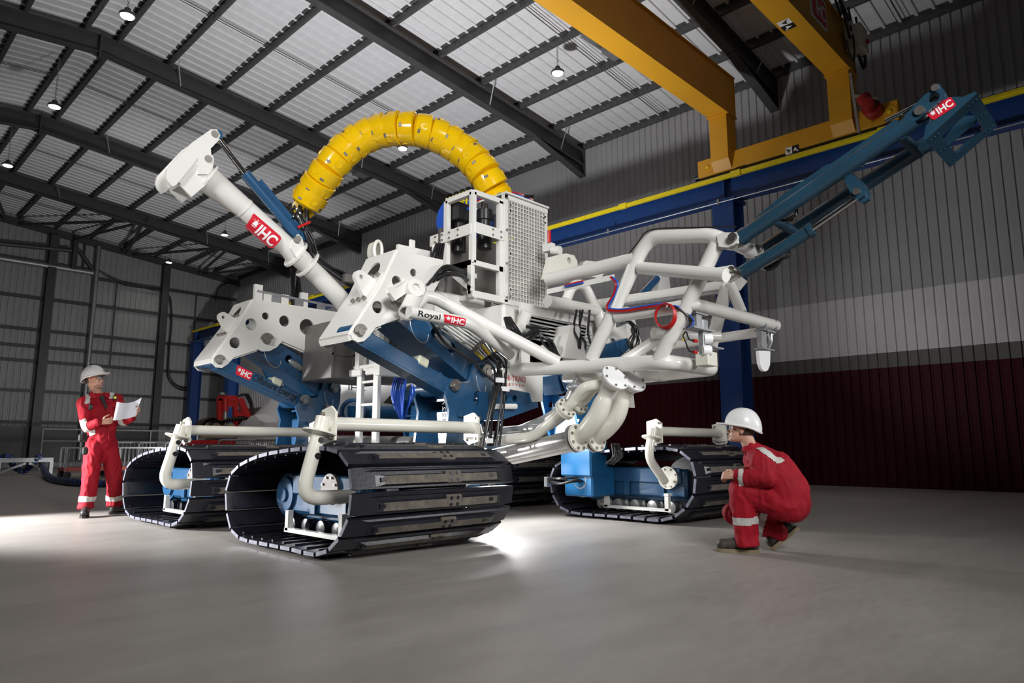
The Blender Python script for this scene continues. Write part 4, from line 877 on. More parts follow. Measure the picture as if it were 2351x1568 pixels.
pb = [at(938, 716, y=4.72), at(1078, 742, y=4.66), at(1172, 815, x=4.86)]; pipe(pb, 0.054, rad=0.1)
pipe([A(1166, 838), A(1210, 715)], 0.058)
s1_, s2_ = A(1168, 850), A(1532, 831); ye = s2_.y-0.02
pipe([s1_, s2_, V((XA+0.68, ye-0.02, s2_.z-0.005)), V((XA+0.74, ye+1.1, s2_.z-0.02))], [0.07]*1 and 0.066, rad=[0.12, 0.05])
pipe([A(1258, 642), A(1460, 595)])
y5 = 4.62; pipe([at(1258, 691, y=y5), at(1372, 714, y=y5)]); pipe([at(1372, 714, y=y5), at(1402, 826, y=y5)])
pipe([at(1300, 690, y=y5), at(1313, 655, y=y5), at(1341, 652, y=y5), at(1369, 710, y=y5)], 0.055, rad=0.1)
pipe([A(1357, 825), A(1475, 570), A(1500, 544), A(1634, 540), A(1672, 557)], rad=0.1)
pipe([A(1646, 560), A(1585, 687), A(1512, 827)])
zz = A(1588, 697); pipe([A(1416, 726), A(1560, 705), zz, V((6.60, zz.y, zz.z+0.02))], 0.055, rad=0.1)
pipe([V((6.56, zz.y+0.02, zz.z-0.03)), V((6.45, zz.y+1.3, zz.z-0.08))], 0.05); pipe([at(1500, 765, y=3.3), at(1648, 772, y=3.05)], 0.05)
lg2 = at(1668, 632, y=2.45); pipe([A(1470, 615), lg2], 0.055)
pipe([at(1368, 701, x=XBb), at(1668, 657, x=XBb)], 0.066); pipe([at(1430, 700, x=6.2), at(1655, 668, x=6.2)], 0.02, 'steel_conduit', 'galvanised')
pipe([at(1668, 660, x=6.0), at(1632, 797, x=6.0)], 0.06); pipe([at(1676, 652, x=6.0), at(1703, 718, x=6.0)], 0.05); pipe([at(1690, 660, x=6.2), at(1706, 640, x=6.2)], 0.05)
pipe([A(1420, 838), at(1525, 768, y=3.3), at(1542, 790, y=3.3)], 0.05, rad=0.08); pipe([at(1520, 775, y=3.35), at(1512, 850, y=3.4)], 0.045)
pipe([at(1300, 868, y=4.4), at(1345, 866, y=4.0), V((XA+0.74, ye+0.5, s2_.z-0.03))], 0.05)
# big lifting plate on top
q = [at(*k_, y=4.75) for k_ in ((1250, 640), (1262, 590), (1290, 583), (1300, 582), (1318, 586), (1326, 600), (1326, 622), (1285, 634))]
MB().prism(q, (0, 0.05, 0), [circ(at(1307, 598, y=4.75), 0.035, X_, Z_)]).build('lifting_plate', 'cream_paint', jv)
MB().prism([at(*k_, y=4.8) for k_ in ((1320, 625), (1345, 598), (1400, 604), (1380, 640))], (0, 0.08, 0)).build('deck_gusset', 'white_paint', jv)
cm = at(1268, 575, y=4.9); k = MB(); k.cyl(cm, cm+V((0.02, -0.1, -0.02)), 0.05, 16); k.box(cm+V((0, 0.05, 0.04)), (0.1, 0.1, 0.1)); k.build('survey_camera', 'white_paint', jv)
MB().tube([cm+V((-0.05, 0, 0.08)), cm+V((-0.05, 0, 0.22))], 0.02, 8).build('camera_plug', 'indicator_red', jv)

# --- raised blue boom at the front (planes x = 5.0 and 5.43)
XC = 5.43
Lg = lambda px, py: at(px, py, x=XA)
def lug(pts, x, th=0.03, gap=0.07, m='white_paint'):
    k = MB(); 
    for d in (-gap, gap-th): k.prism([V((x+d, p.y, p.z)) for p in pts], (th, 0, 0))
    return k.build('boom_lug', m, jv)
lug([Lg(*q) for q in ((1655, 545), (1668, 538), (1700, 538), (1706, 548), (1702, 562), (1680, 572), (1660, 570))], XA)
yb0 = Lg(1694, 550).y; zb0 = Lg(1694, 550).z
lug([V((0, Lg(*q).y, Lg(*q).z)) for q in ((1655, 618), (1690, 612), (1697, 622), (1690, 634), (1668, 646), (1655, 636))], XA)
pipe([V((XA, yb0+0.05, zb0-0.01)), V((XC+0.02, yb0+0.05, zb0-0.02))], 0.055)
lug([V((0, Lg(*q).y, Lg(*q).z)) for q in ((1655, 545), (1668, 538), (1700, 538), (1706, 548), (1702, 562), (1680, 572), (1660, 570))], XC)
b0, b1 = Lg(1700, 547), Lg(2100, 277); bd = (b1-b0).normalized(); bn = V((0, -bd.z, bd.y)); bn = bn if bn.z > 0 else -bn
bm = MB(); bm.tube([b0, b1], 0.058, 20); bm.tube([b0, b0+bd*0.06], 0.066, 20); sh = V((XC-XA, 0, 0)); bm.tube([b0+sh, b1+sh+bd*0.04], 0.056, 20)
for px, py in ((2071, 314), (1940, 403), (1778, 508)):
    p = Lg(px, py); u = (p-b0).dot(bd); q = b0+bd*u-bn*0.03; bm.tube([q, q+sh], 0.036, 16)
bmo = bm.build('front_boom', 'boom_blue', jv)
tp = MB(); p0, p1 = Lg(1735, 497), Lg(2062, 270); u0, u1 = (p0-b0).dot(bd), (p1-b0).dot(bd)
tp.prism([b0+bd*u0+bn*0.055, b0+bd*u1+bn*0.055, b0+bd*(u1-0.02)+bn*0.09, b0+bd*(u1*0.62)+bn*0.09, b0+bd*(u1*0.6)+bn*0.105, b0+bd*(u0+0.25)+bn*0.105, b0+bd*(u0)+bn*0.075], (0.03, 0, 0))
for u in (0.35, 0.62, 0.85): q = b0+bd*(u1*u)+bn*0.062-X_*0.012; tp.bar(q-bd*0.13, q+bd*0.13, 0.012, 0.008, X_)
tp.build('boom_fairing', 'boom_blue', bmo)
for px, py in ((1694, 550), (1750, 569)):
    p = Lg(1694, 550)+(sh if px > 1700 else V((0, 0, 0))); k = MB(); k.cyl(p-X_*0.09, p+X_*0.09, 0.028, 16); k.cyl(p-X_*0.1, p-X_*0.08, 0.036, 10); k.build('pivot_pin', 'bolt_steel', bmo)
# boom cylinder below
a, b, e = Lg(1697, 622), Lg(1850, 527), Lg(1966, 446); a, b, e = [q+V((0.06, 0, 0)) for q in (a, b, e)]
k = MB(); k.tube([a, b], 0.048, 18); k.tube([b, b+(b-a).normalized()*0.03], 0.055, 18); k.tube([a, a+(b-a).normalized()*0.12], 0.054, 18); cyo = k.build('boom_cylinder', 'boom_blue', jv)
MB().cyl(b, e, 0.021, 14).build('piston_rod', 'chrome', cyo); p = Lg(1692, 623); MB().cyl(p-X_*0.1, p+X_*0.1, 0.026, 14).build('pivot_pin', 'bolt_steel', cyo)
q = Lg(1940, 403); k = MB(); pts = [Lg(*s_) for s_ in ((1930, 402), (1945, 395), (1958, 402), (1984, 432), (1984, 448), (1968, 458), (1952, 448), (1946, 430))]
for d in (0.0, 0.1): k.prism([V((XA+d+0.01, s_.y, s_.z)) for s_ in pts], (0.03, 0, 0))
k.build('boom_clevis', 'boom_blue', bmo); p = Lg(1966, 440); MB().cyl(p-X_*0.01, p+X_*0.15, 0.025, 14).build('pivot_pin', 'bolt_steel', bmo)
# head of the boom: rod, fork, side plate and drilled frame
r0, r1 = Lg(2040, 288)+bn*0.04, Lg(2134, 226); MB().cyl(r0, r1, 0.014, 12).build('piston_rod', 'chrome', bmo)
fk = [Lg(*s_) for s_ in ((2088, 292), (2080, 272), (2128, 222), (2140, 215), (2140, 208), (2150, 198), (2162, 199), (2172, 215), (2168, 232), (2150, 248), (2110, 280))]
k = MB(); k.prism([s_-X_*0.045 for s_ in fk], (0.03, 0, 0), [circ(Lg(2148, 229)-X_*0.045, 0.034, Y_, Z_, 16)]); k.prism([s_+X_*0.05 for s_ in fk], (0.03, 0, 0), [circ(Lg(2148, 229)+X_*0.05, 0.034, Y_, Z_, 16)]); k.build('boom_fork', 'boom_blue', bmo)
for px, py, r in ((2116, 260, 0.032), (2152, 208, 0.024)): p = Lg(px, py); MB().cyl(p-X_*0.06, p+X_*0.1, r, 16).build('pivot_pin', 'bolt_steel', bmo)
sp = [Lg(*s_) for s_ in ((2120, 317), (2126, 288), (2140, 272), (2170, 232), (2185, 222), (2212, 222), (2238, 210))]
for d_ in (0, 0.36): MB().prism([s_+X_*d_ for s_ in sp], (0.02, 0, 0)).build('head_plate', 'boom_blue', bmo)
f0, f1 = Lg(2120, 317), Lg(2238, 210); fd = (f1-f0); fn = V((0, fd.z, -fd.y)).normalized(); fn = fn if fn.z < 0 else -fn
wd = at(2283, 263, y=f1.y).x-XA; ins = lambda u, v: f0+fd*u+X_*(wd*v)
def rr(u0, v0, u1, v1, r=0.06, n=4):
    o_ = []
    for cu, cv, t0 in ((u1-r, v1-r*1.3, 0), (u0+r, v1-r*1.3, 90), (u0+r, v0+r*1.3, 180), (u1-r, v0+r*1.3, 270)):
        for i in range(n+1): t = math.radians(t0+90*i/n); o_.append(ins(cu+r*math.cos(t), cv+r*1.3*math.sin(t)))
    return o_
k = MB(); k.prism([ins(-0.0, 0), ins(1, 0), ins(1, 1), ins(0, 1)], fn*0.02, [rr(0.22, 0.2, 0.80, 0.82)])
for u in (0.06, 0.13, 0.2, 0.8, 0.87, 0.94):
    for v in (0.1, 0.5, 0.9):
        p = ins(u, v)+fn*0.02; k.cyl(p, p+fn*0.006, 0.007, 6)
k.build('head_frame', 'boom_blue', bmo)
o = Lg(2139, 281); o2 = Lg(2198, 243); ud = (o2-o); vn = V((0, -ud.z, ud.y)).normalized(); vn = vn if vn.z > 0 else -vn
badge(planar(o-X_*0.002-vn*0.0, ud*1.02, vn*0.085, -X_), jv)
# hoses at the boom foot
for i in range(5): MB().tube(spline(jit([at(1735, 590+i*4, x=5.3), at(1755+i*4, 615, x=5.25), at(1785, 610-i*5, x=5.25), at(1812, 570+i*3, x=5.3), at(1775, 560, x=5.35)]), 8), 0.011, 6).build('hose', 'black_hose', bmo)
k = MB()
for i in range(6): p = at(1728+i*9, 622-i*5, x=5.2); k.lathe(p, (0.2, -1, 0.4), [(0.02, 0), (0.02, 0.05), (0.014, 0.06), (0.014, 0.1)], 8)
k.build('hydraulic_fitting', 'chrome', bmo)
for i in range(3): MB().tube(spline(jit([at(1795+i*6, 505, x=5.1), at(1815+i*3, 500, x=5.1), at(1826, 482, x=5.1), at(1828-i*4, 480, x=5.1)]), 6), 0.009, 6).build('hose', 'black_hose', bmo)

# --- sensor heads on the tube frame
a = A(1600, 760); k = MB(); yy = zz.y+0.05
def P(px, py, dy=0.0): return at(px, py, y=yy+dy)
c0 = P(1615, 775); k.box(c0+V((0, 0, 0.0)), (0.09, 0.05, 0.30), bev=0.004); k.box(P(1603, 757), (0.34, 0.12, 0.014)); k.box(P(1598, 737), (0.09, 0.06, 0.13)); k.box(P(1600, 722), (0.2, 0.1, 0.012)); k.box(P(1640, 800, 0.02), (0.16, 0.1, 0.012))
sn = k.build('sensor_bracket', 'galvanised', jv)
for px, py in ((1622, 778), (1620, 805)): p = P(px, py, -0.03); MB().lathe(p, (0.8, -0.6, 0), [(0.04, -0.03), (0.045, 0), (0.045, 0.04), (0.03, 0.045), (0.001, 0.045)], 18).build('sensor_eye', 'white_vinyl', sn)
MB().box(P(1622, 825, 0), (0.16, 0.12, 0.12), bev=0.006).build('sensor_base', 'cream_paint', sn)
for py in (782, 808):
    p = P(1592, py, -0.02); MB().cyl(p, p+V((0.05, 0, 0)), 0.014, 10).build('cable_plug', 'indicator_red', sn)
    MB().tube(spline([p, p+V((-0.07, 0, 0.005)), p+V((-0.11, 0, 0.06)), P(1568, 770, 0)], 6), 0.007, 6).build('cable', 'black_hose', sn)
MB().tube([P(1569, 765), P(1569, 782)], 0.009, 6).build('cable_tag', 'yellow_tag', sn)
k = MB(); p = at(1760, 770, y=zz.y); q = lambda px, py, dy=0: at(px, py, y=zz.y+dy)
k.box(q(1757, 761), (0.26, 0.1, 0.014)); k.box(q(1755, 803), (0.24, 0.1, 0.012)); k.box(q(1749, 782), (0.10, 0.05, 0.17)); 
for px in (1748, 1772): k.box(q(px, 748), (0.02, 0.1, 0.1))
k.tube(fillet([q(1768, 765), q(1770, 785), q(1762, 802)], 0.05, 4), 0.02, 8); fnb = k.build('fin_bracket', 'galvanised', jv)
MB().prism([q(*s_, -0.03) for s_ in ((1742, 805), (1769, 805), (1768, 838), (1763, 850), (1756, 853), (1750, 848), (1745, 835))], (0, 0.03, 0)).build('sonar_fin', 'white_vinyl', fnb)
# red and blue cables along the tubes, with a spare coil
off = V((-0.07, -0.02, 0))
for i, cn_ in enumerate(('red_cable', 'red_cable', 'blue_cable')):
    s_ = i*2.5; MB().tube(spline([A(1408+s_, 640)+off, A(1420+s_, 655)+off, A(1414+s_, 680)+off, A(1400+s_, 705)+off, A(1405+s_, 717-s_)+off, A(1440, 718-s_)+off, A(1500, 709-s_)+off, A(1535, 705-s_)+off], 8), 0.009, 7).build('cable', cn_, jv)
ck = A(1536, 731)+off*1.3
for i in range(3): cc = circ(ck+V((-0.01*i, 0, 0.004*i)), 0.105-0.004*i, Y_*0.92, Z_, 28); MB().tube(cc+[cc[0]], 0.0085, 7, caps=False).build('cable_coil', 'red_cable', jv)
for i in range(3): MB().tube(spline([A(1540, 706)+off, A(1562, 708+i*2)+off, at(1585-i*3, 725, y=zz.y+0.02), at(1592-i*4, 742, y=zz.y+0.02), at(1578, 752, y=zz.y+0.02)], 8), 0.008, 6).build('cable', 'black_hose' if i else 'blue_cable', jv)
MB().tube(spline([A(1452, 597)+V((-0.05, 0, 0.05)), A(1472, 570)+V((-0.06, 0, 0.03)), A(1500, 543)+V((-0.04, 0, 0.05)), A(1600, 538)+V((-0.03, 0, 0.05)), A(1690, 520)], 8), 0.006, 6).build('cable', 'black_hose', jv)
for i, cn_ in enumerate(('red_cable', 'blue_cable')): MB().tube([A(1300, 656+i*3)+V((-0.02, 0, 0)), A(1342, 646+i*3)+V((-0.02, 0, 0))], 0.010, 6).build('cable', cn_, jv)
k = MB(); k.bar(A(1256, 670), A(1410, 636), 0.01, 0.05); k.build('cable_channel', 'white_paint', jv); k = MB(); k.bar(A(1410, 715)+off*0.8, A(1450, 610)+off*0.8, 0.04, 0.012); k.build('cable_channel', 'white_paint', jv)

# --- hydraulic tube banks and hoses
for i in range(7):
    o_ = V((0, -0.02, 0)); px, py = i*5.2, -i*5.4
    MB().tube([at(1000+px, 747+py, y=5.0), at(1088+px*1.05, 808+py*0.9, y=5.0)], 0.0085, 7).build('steel_tube', 'tube_steel', jv)
for u in (0.08, 0.95):
    a, b = at(1000+88*u, 750+61*u, y=4.98), at(1034+92*u, 711+63*u, y=4.98); MB().bar(a, b, 0.04, 0.03).build('tube_clamp', 'tank_grey', jv)
for i in range(7):
    p0 = at(1090+i*5.4, 806-i*4.9, y=5.0); e0 = at(1106+i*6.5+random.uniform(-2, 2), 1024, y=4.75+random.uniform(-.05, .05))
    a = at(1108+i*5, 824-i*3, y=4.97); MB().tube([p0, a], 0.015, 8).build('hydraulic_fitting', 'chrome' if i % 3 else 'yellow_tag', jv)
    MB().tube(spline(jit([a, at(1130+i*5, 844-i*2, y=4.9), at(1132+i*5+random.uniform(-2, 2), 885, y=4.8+random.uniform(-.06, .06)), at(1118+i*6.5+random.uniform(-3, 3), 950, y=4.75+random.uniform(-.06, .06)), e0]), 8), 0.0125, 8).build('hose', 'black_hose', jv)
for px, py in ((1148, 873), (1160, 893), (1122, 1012)): MB().box(at(px, py, y=4.74), (0.09, 0.03, 0.045)).build('hose_clamp', 'white_vinyl', jv)
MB().tube(spline(jit([at(990, 740, y=4.95), at(1030, 790, y=4.9), at(1075, 830, y=4.9), at(1110, 850, y=4.9), at(1140, 880, y=4.8)]), 8), 0.014, 7).build('hose', 'black_hose', jv)
for i in range(7):
    y_ = 4.68; a, b = at(1205+i*2, 722+i*9, y=y_), at(1352+i*3, 753+i*8.5, y=y_)
    MB().cyl(a, b, 0.0105, 8).build('steel_tube', 'tube_steel', jv)
a, b = at(1210, 750, y=4.6), at(1258, 757, y=4.6); MB().cyl(a, b, 0.02, 10).build('hydraulic_fitting', 'chrome', jv)
for i, o_ in enumerate((0, 8, 14, 30)): MB().tube(spline(jit([at(1324+o_, 712, y=4.55), at(1319+o_+2*(i % 2), 760, y=4.5+.04*(i % 2)), at(1328+o_-3*(i % 2), 790, y=4.5), at(1316+o_, 830, y=4.6)]), 8), 0.0125, 7).build('hose', 'black_hose', jv)
for i in range(4): MB().tube(spline(jit([at(1235, 760+i*3, y=4.6), at(1252+i*4, 785, y=4.55), at(1268+i*4, 810, y=4.55), at(1284+i*3, 832, y=4.6)]), 8), 0.013, 7).build('hose', 'black_hose', jv)
for i in range(3): MB().tube(spline(jit([at(1160+i*5, 730, y=4.7), at(1170+i*5, 755, y=4.6), at(1200+i*4, 770+i*3, y=4.6), at(1236, 752+i*5, y=4.6)]), 8), 0.02, 7).build('hose', 'black_hose', jv)
for i in range(8): MB().tube(spline(jit([at(1415, 733+i*2.5, y=4.4), at(1445, 735+i*1, y=4.3), at(1463-i*1.5, 760, y=4.3), at(1464-i*3, 790, y=4.3+.02*(i % 3)), at(1436+i*3, 812, y=4.4)]), 8), 0.009, 7).build('hose', 'black_hose', jv)
bl = MB(); bl.prism([at(*s_, y=4.5) for s_ in ((1395, 790), (1440, 776), (1446, 800), (1420, 822), (1380, 824))], (0, 0.3, 0)); bl.build('pump_motor', 'blue_paint', jv)
k = MB(); k.tube([at(1290, 880, y=4.75), at(1380, 842, y=4.45)], 0.09, 18); k.prism([at(*s_, y=4.75) for s_ in ((1278, 862), (1300, 850), (1345, 850), (1340, 880), (1290, 905))], (0, 0.25, 0)); k.build('sword_motor', 'blue_paint', jv)
k = MB(); k.prism([at(*s_, y=4.35) for s_ in ((1492, 845), (1510, 845), (1512, 868), (1498, 868))], (0, 0.05, 0)); k.build('side_lug', 'white_paint', jv)
a, b, e = at(1480, 655, y=5.0), at(1508, 640, y=5.0), at(1522, 628, y=5.0); MB().cyl(at(1470, 680, y=5.0), b, 0.05, 16).build('boom_cylinder', 'blue_paint', jv); MB().cyl(b, e, 0.02, 12).build('piston_rod', 'chrome', jv); MB().prism([at(*s_, y=4.95) for s_ in ((1510, 670), (1518, 630), (1535, 626), (1540, 665))], (0, 0.1, 0)).build('cylinder_lug', 'white_paint', jv)

# --- discharge pipework at the front
XS = 4.86
for dx in (0.0, 0.27):
    Q = lambda px, py: at(px, py, x=XS)+V((dx, 0, 0))
    d0, d1 = Q(1135, 1049), Q(1322, 1006); st = MB(); st.tube([d0, d1], 0.078, 22); dv = (d1-d0).normalized()
    for u in (0.35, 0.8): m_ = d0.lerp(d1, u); st.tube([m_-dv*0.006, m_+dv*0.006], 0.080, 22)
    st.flange(d1-dv*0.03, dv, 0.125, 0.022, 0, 0); so = st.build('jetting_pipe', 'steel', jv)
    el = MB(); el.mi = 0; pth = spline([d1+dv*0.015, Q(1345, 988), Q(1370, 956), Q(1383, 925), Q(1390, 905), Q(1405, 876)], 6)
    n_ = len(pth); rs = [0.062+0.024*math.sin(math.pi*min(1, i/(n_*0.75)))+0.03*max(0, (i/n_-0.78)/0.22) for i in range(n_)]
    el.tube(pth, rs, 22); el.flange(d1+dv*0.012, dv, 0.125, 0.024, 8, 0.014, 1)
    cv = V((-0.15, -0.80, 0.58)).normalized(); el.tube([pth[-1]-cv*0.01, pth[-1]+cv*0.04], [0.10, 0.125], 24); el.build('pipe_elbow', ['cream_paint', 'bolt_steel'], so)
    cp = MB(); cp.mi = 0; cp.cyl(pth[-1]+cv*0.04, pth[-1]+cv*0.058, 0.128, 28); cp.mi = 1
    u_, w2 = frame_of(cv)
    for i in range(6): b_ = pth[-1]+cv*0.056+(u_*math.cos(i*1.047)+w2*math.sin(i*1.047))*0.108; cp.cyl(b_, b_+cv*0.014, 0.011, 6)
    cp.build('blanking_cap', ['white_vinyl', 'bolt_steel'], so)
Q = lambda px, py, dx=0.0: at(px, py, x=4.78)+V((dx, 0, 0))
for dx, m_, oy in ((0, 'cream_paint', 0), (0.18, 'steel', -22)):
    wp = MB(); wp.mi = 0; f_ = Q(1297, 940+oy*0.6, dx); base = fillet([Q(1128, 1012+oy, dx), Q(1226, 1003+oy, dx), f_], 0.12, 6); wp.tube(base, 0.047, 18); dv = (f_-Q(1226, 1003+oy, dx)).normalized()
    wp.flange(f_-dv*0.02, dv, 0.10, 0.02, 0, 0); wo = wp.build('suction_pipe', m_, jv)
    up = MB(); up.mi = 0; up.flange(f_+dv*0.006, dv, 0.10, 0.022, 8, 0.012, 1); pt_ = spline([f_, f_+dv*0.1, Q(1322, 912+oy*0.4, dx), Q(1345, 889+oy*0.3, dx), Q(1378, 880, dx)+V((0.1, 0, 0))], 6); up.tube(pt_, 0.048, 18); up.build('pipe_elbow', ['cream_paint', 'bolt_steel'], wo)
sp_ = MB(); sp_.tube(fillet([Q(1120, 1000, 0.35), Q(1205, 965, 0.35), Q(1250, 930, 0.35), Q(1282, 860, 0.35)], 0.15, 6), 0.075, 20); sp_.build('suction_pipe', 'steel', jv)
MB().ball(at(1316, 888, x=5.05), 0.05, 12, (0.8, 1.6, 0.8)).build('zinc_anode', 'galvanised', jv)
MB().box(at(1195, 1038, x=5.12), (0.02, 0.3, 0.12)).build('pipe_saddle', 'white_paint', jv)
tl = MB(); tl.tube([(JX-0.55, 8.9, 0.93), (JX-0.5, 5.0, 0.86)], 0.09, 18); tl.build('jetting_pipe', 'steel', jv)
for i in range(5): MB().tube(spline(jit([at(1405+i*4, 1020, y=4.6), at(1408+i*5, 1045, y=4.5), at(1392+i*4, 1065, y=4.55)]), 6), 0.014, 7).build('hose', 'black_hose', jv)
# lettering on the near tube
d0, d1 = pb[0], pb[1]; td = (d1-d0).normalized(); mid = d0.lerp(d1, 0.55); vd = EYE-mid; vd = (vd-td*vd.dot(td)).normalized(); ud = td.cross(vd)*-1
ud = ud if ud.z > 0 else -ud
def onT(u0):
    def f(u, v, l=0.0, R=0.0555):
        t_ = (v-0.5)*1.5; return d0+td*(u0+u*0.20)+(vd*math.cos(t_)+ud*math.sin(t_))*(R+l)
    return f
LT = (d1-d0).length
t = MB(); F = onT(LT*0.10); put_text(t, 'Royal', lambda u, v: F(u*LT*1.75, 0.1+v*0.75, 0.002), 0, 0, 1, 1, 0.01); t.build('lettering', 'black_vinyl', jv)
F2 = onT(LT*0.50); badge(lambda u, v, l=0.0: F2(u*LT*1.9, v, l), jv)

# stamped number on the near column
t = MB(); xk = 4.66+0.06-0.17-0.003; put_text(t, 'J48227', lambda u, v: V((xk, 5.44-0.07*v, 0.98+0.34*u)), 0, 0, 1, 1, 0.0); t.build('lettering', 'black_vinyl', jv)

# ================================================================== yellow bend restrictor (umbilical)
UC = [(696, 482), (701, 472), (711, 455), (726, 431), (744, 403), (764, 376), (790, 347), (819, 323), (850, 307.5), (881, 299), (914, 295), (945, 295), (976, 301), (1007, 312), (1040, 330), (1069, 350), (1093, 374), (1113, 400), (1129, 427), (1137, 447), (1141, 462)]
up_ = [at(px, py, d=8.25+0.05*math.sin(i)) for i, (px, py) in enumerate(UC)]
um = empty('umbilical', up_[0], label='glossy yellow segmented umbilical sleeve arching over the white vehicle', category='umbilical')
fine = spline(up_, 10); acc = [0]
for i in range(1, len(fine)): acc.append(acc[-1]+(fine[i]-fine[i-1]).length)
def along(s):
    for i in range(1, len(fine)):
        if acc[i] >= s: t = (s-acc[i-1])/(acc[i]-acc[i-1]); return fine[i-1].lerp(fine[i], t), (fine[i]-fine[i-1]).normalized()
    return fine[-1], (fine[-1]-fine[-2]).normalized()
T0 = acc[10]; T1 = acc[-1]; NV = 18; st_ = (T1-T0)/NV
prof = [(0.135, -0.02), (0.16, 0.0), (0.185, 0.012), (0.192, 0.05), (0.198, st_*0.5), (0.203, st_*0.9), (0.205, st_*1.02), (0.195, st_*1.06), (0.17, st_*1.07), (0.13, st_*1.07)]
for i in range(NV):
    p, d_ = along(T0+st_*i); p2, d2 = along(T0+st_*(i+0.98)); dd = (p2-p).normalized()
    m_ = MB(); m_.lathe(p, dd, prof, 32); sg = m_.build('vertebra', 'hose_yellow', um, sharp=50)
    u, w_ = frame_of(dd); u, w_ = V(u), V(w_); b = MB()
    for k in range(8):
        a = math.radians(45*k+12+17*(i % 3))
        n_ = (u*math.cos(a)+w_*math.sin(a)); q = p+dd*(st_*(0.72 if k % 2 else 0.3))+n_*0.190; tn = dd.cross(n_)
        b.box(q, (0.05, 0.03, 0.012), (tn, dd, n_), bev=0.003)
    b.build('clamp_bolts', 'tank_grey', sg, kind='stuff')
    for k in (0, 2, 4): a = math.radians(60*k+35*(i % 4)); n_ = (u*math.cos(a)+w_*math.sin(a)); MB().lathe(p+dd*st_*0.55+n_*0.1855, n_, [(0.045, 0), (0.045, 0.014), (0.038, 0.0145), (0.036, 0.012), (0.001, 0.012)], 14).build('moulded_boss', 'hose_yellow', sg)
p, d_ = along(0); MB().lathe(p, along(acc[5])[1], [(0.10, 0.0), (0.135, 0.01), (0.14, 0.07), (0.12, 0.085), (0.105, 0.12), (0.115, 0.2), (0.1, 0.21)], 28).build('end_collar', 'hose_yellow', um)
for i in range(4):
    o_ = V((0.05*math.cos(i*1.6), 0.05*math.sin(i*1.6), 0)); a = p+V((0, 0, 0.1))+o_
    MB().tube(spline([a, p+V((0.01, 0, -0.25))+o_, at(684-i*4, 590, d=8.7)+o_, at(674+i*3, 660, d=9.4)+o_, at(670+i*6, 740, d=9.5)+o_], 8), 0.022, 8).build('power_cable', 'black_hose', um)

# ================================================================== people
from mathutils import noise
def vplane(base, T):
    def f(px, py, t=0.0):
        r = ray(px, py); k = (base-EYE).dot(T)/r.dot(T); return EYE+r*k+T*t
    return f
def capsule(mb, a, b, ra, rb, n=14):
    a, b = V(a), V(b); mb.tube([a, a.lerp(b, .5), b], [ra, (ra+rb)/2, rb], n); mb.ball(a, ra, n); mb.ball(b, rb, n)
def chain(mb, pts, n=14):
    for (a, ra), (b, rb) in zip(pts[:-1], pts[1:]): capsule(mb, a, b, ra, rb, n)
def fuse(mb, voxel, smooth=4, fold=0.0, fscale=9.0, seed=0.0):
    me = bpy.data.meshes.new('tmp'); me.from_pydata([tuple(p) for p in mb.v], [], mb.f); ob = bpy.data.objects.new('tmp', me); COL.objects.link(ob)
    m = ob.modifiers.new('r', 'REMESH'); m.mode = 'VOXEL'; m.voxel_size = voxel
    s = ob.modifiers.new('s', 'SMOOTH'); s.iterations = smooth; s.factor = 0.5
    dg = bpy.context.evaluated_depsgraph_get(); dg.update(); em = bpy.data.meshes.new_from_object(ob.evaluated_get(dg))
    vs_ = [v.co.copy() for v in em.vertices]; fs = [tuple(p.vertices) for p in em.polygons]; nr = [v.normal.copy() for v in em.vertices]
    bpy.data.objects.remove(ob); bpy.data.meshes.remove(me); bpy.data.meshes.remove(em)
    if fold:
        for i, p in enumerate(vs_):
            q = V((p.x*fscale, p.y*fscale, p.z*fscale*0.55))+V((seed, seed, seed)); w_ = noise.noise(q)*0.6+abs(noise.noise(q*1.9))*-0.7+0.18
            vs_[i] = p+nr[i]*(fold*w_)
    return vs_, fs, nr
def from_data(name, vs_, fs, m, parent, sharp=60, **tags):
    mb = MB(); mb.add(vs_, fs); return mb.build(name, m, parent, sharp=sharp, **tags)
def patch(name, data, test, m, parent, off=0.004):
    vs_, fs, nr = data; keep = [f for f in fs if test(sum((vs_[i] for i in f), V((0, 0, 0)))/len(f))]
    if not keep: return
    ids = sorted({i for f in keep for i in f}); mp = {k: j for j, k in enumerate(ids)}
    from_data(name, [vs_[i]+nr[i]*off for i in ids], [tuple(mp[i] for i in f) for f in keep], m, parent)
def band(a, b, t0, t1, rad):
    a, b = V(a), V(b); d = b-a; L = d.length; d.normalize()
    return lambda c: t0*L < (c-a).dot(d) < t1*L and ((c-a)-d*(c-a).dot(d)).length < rad
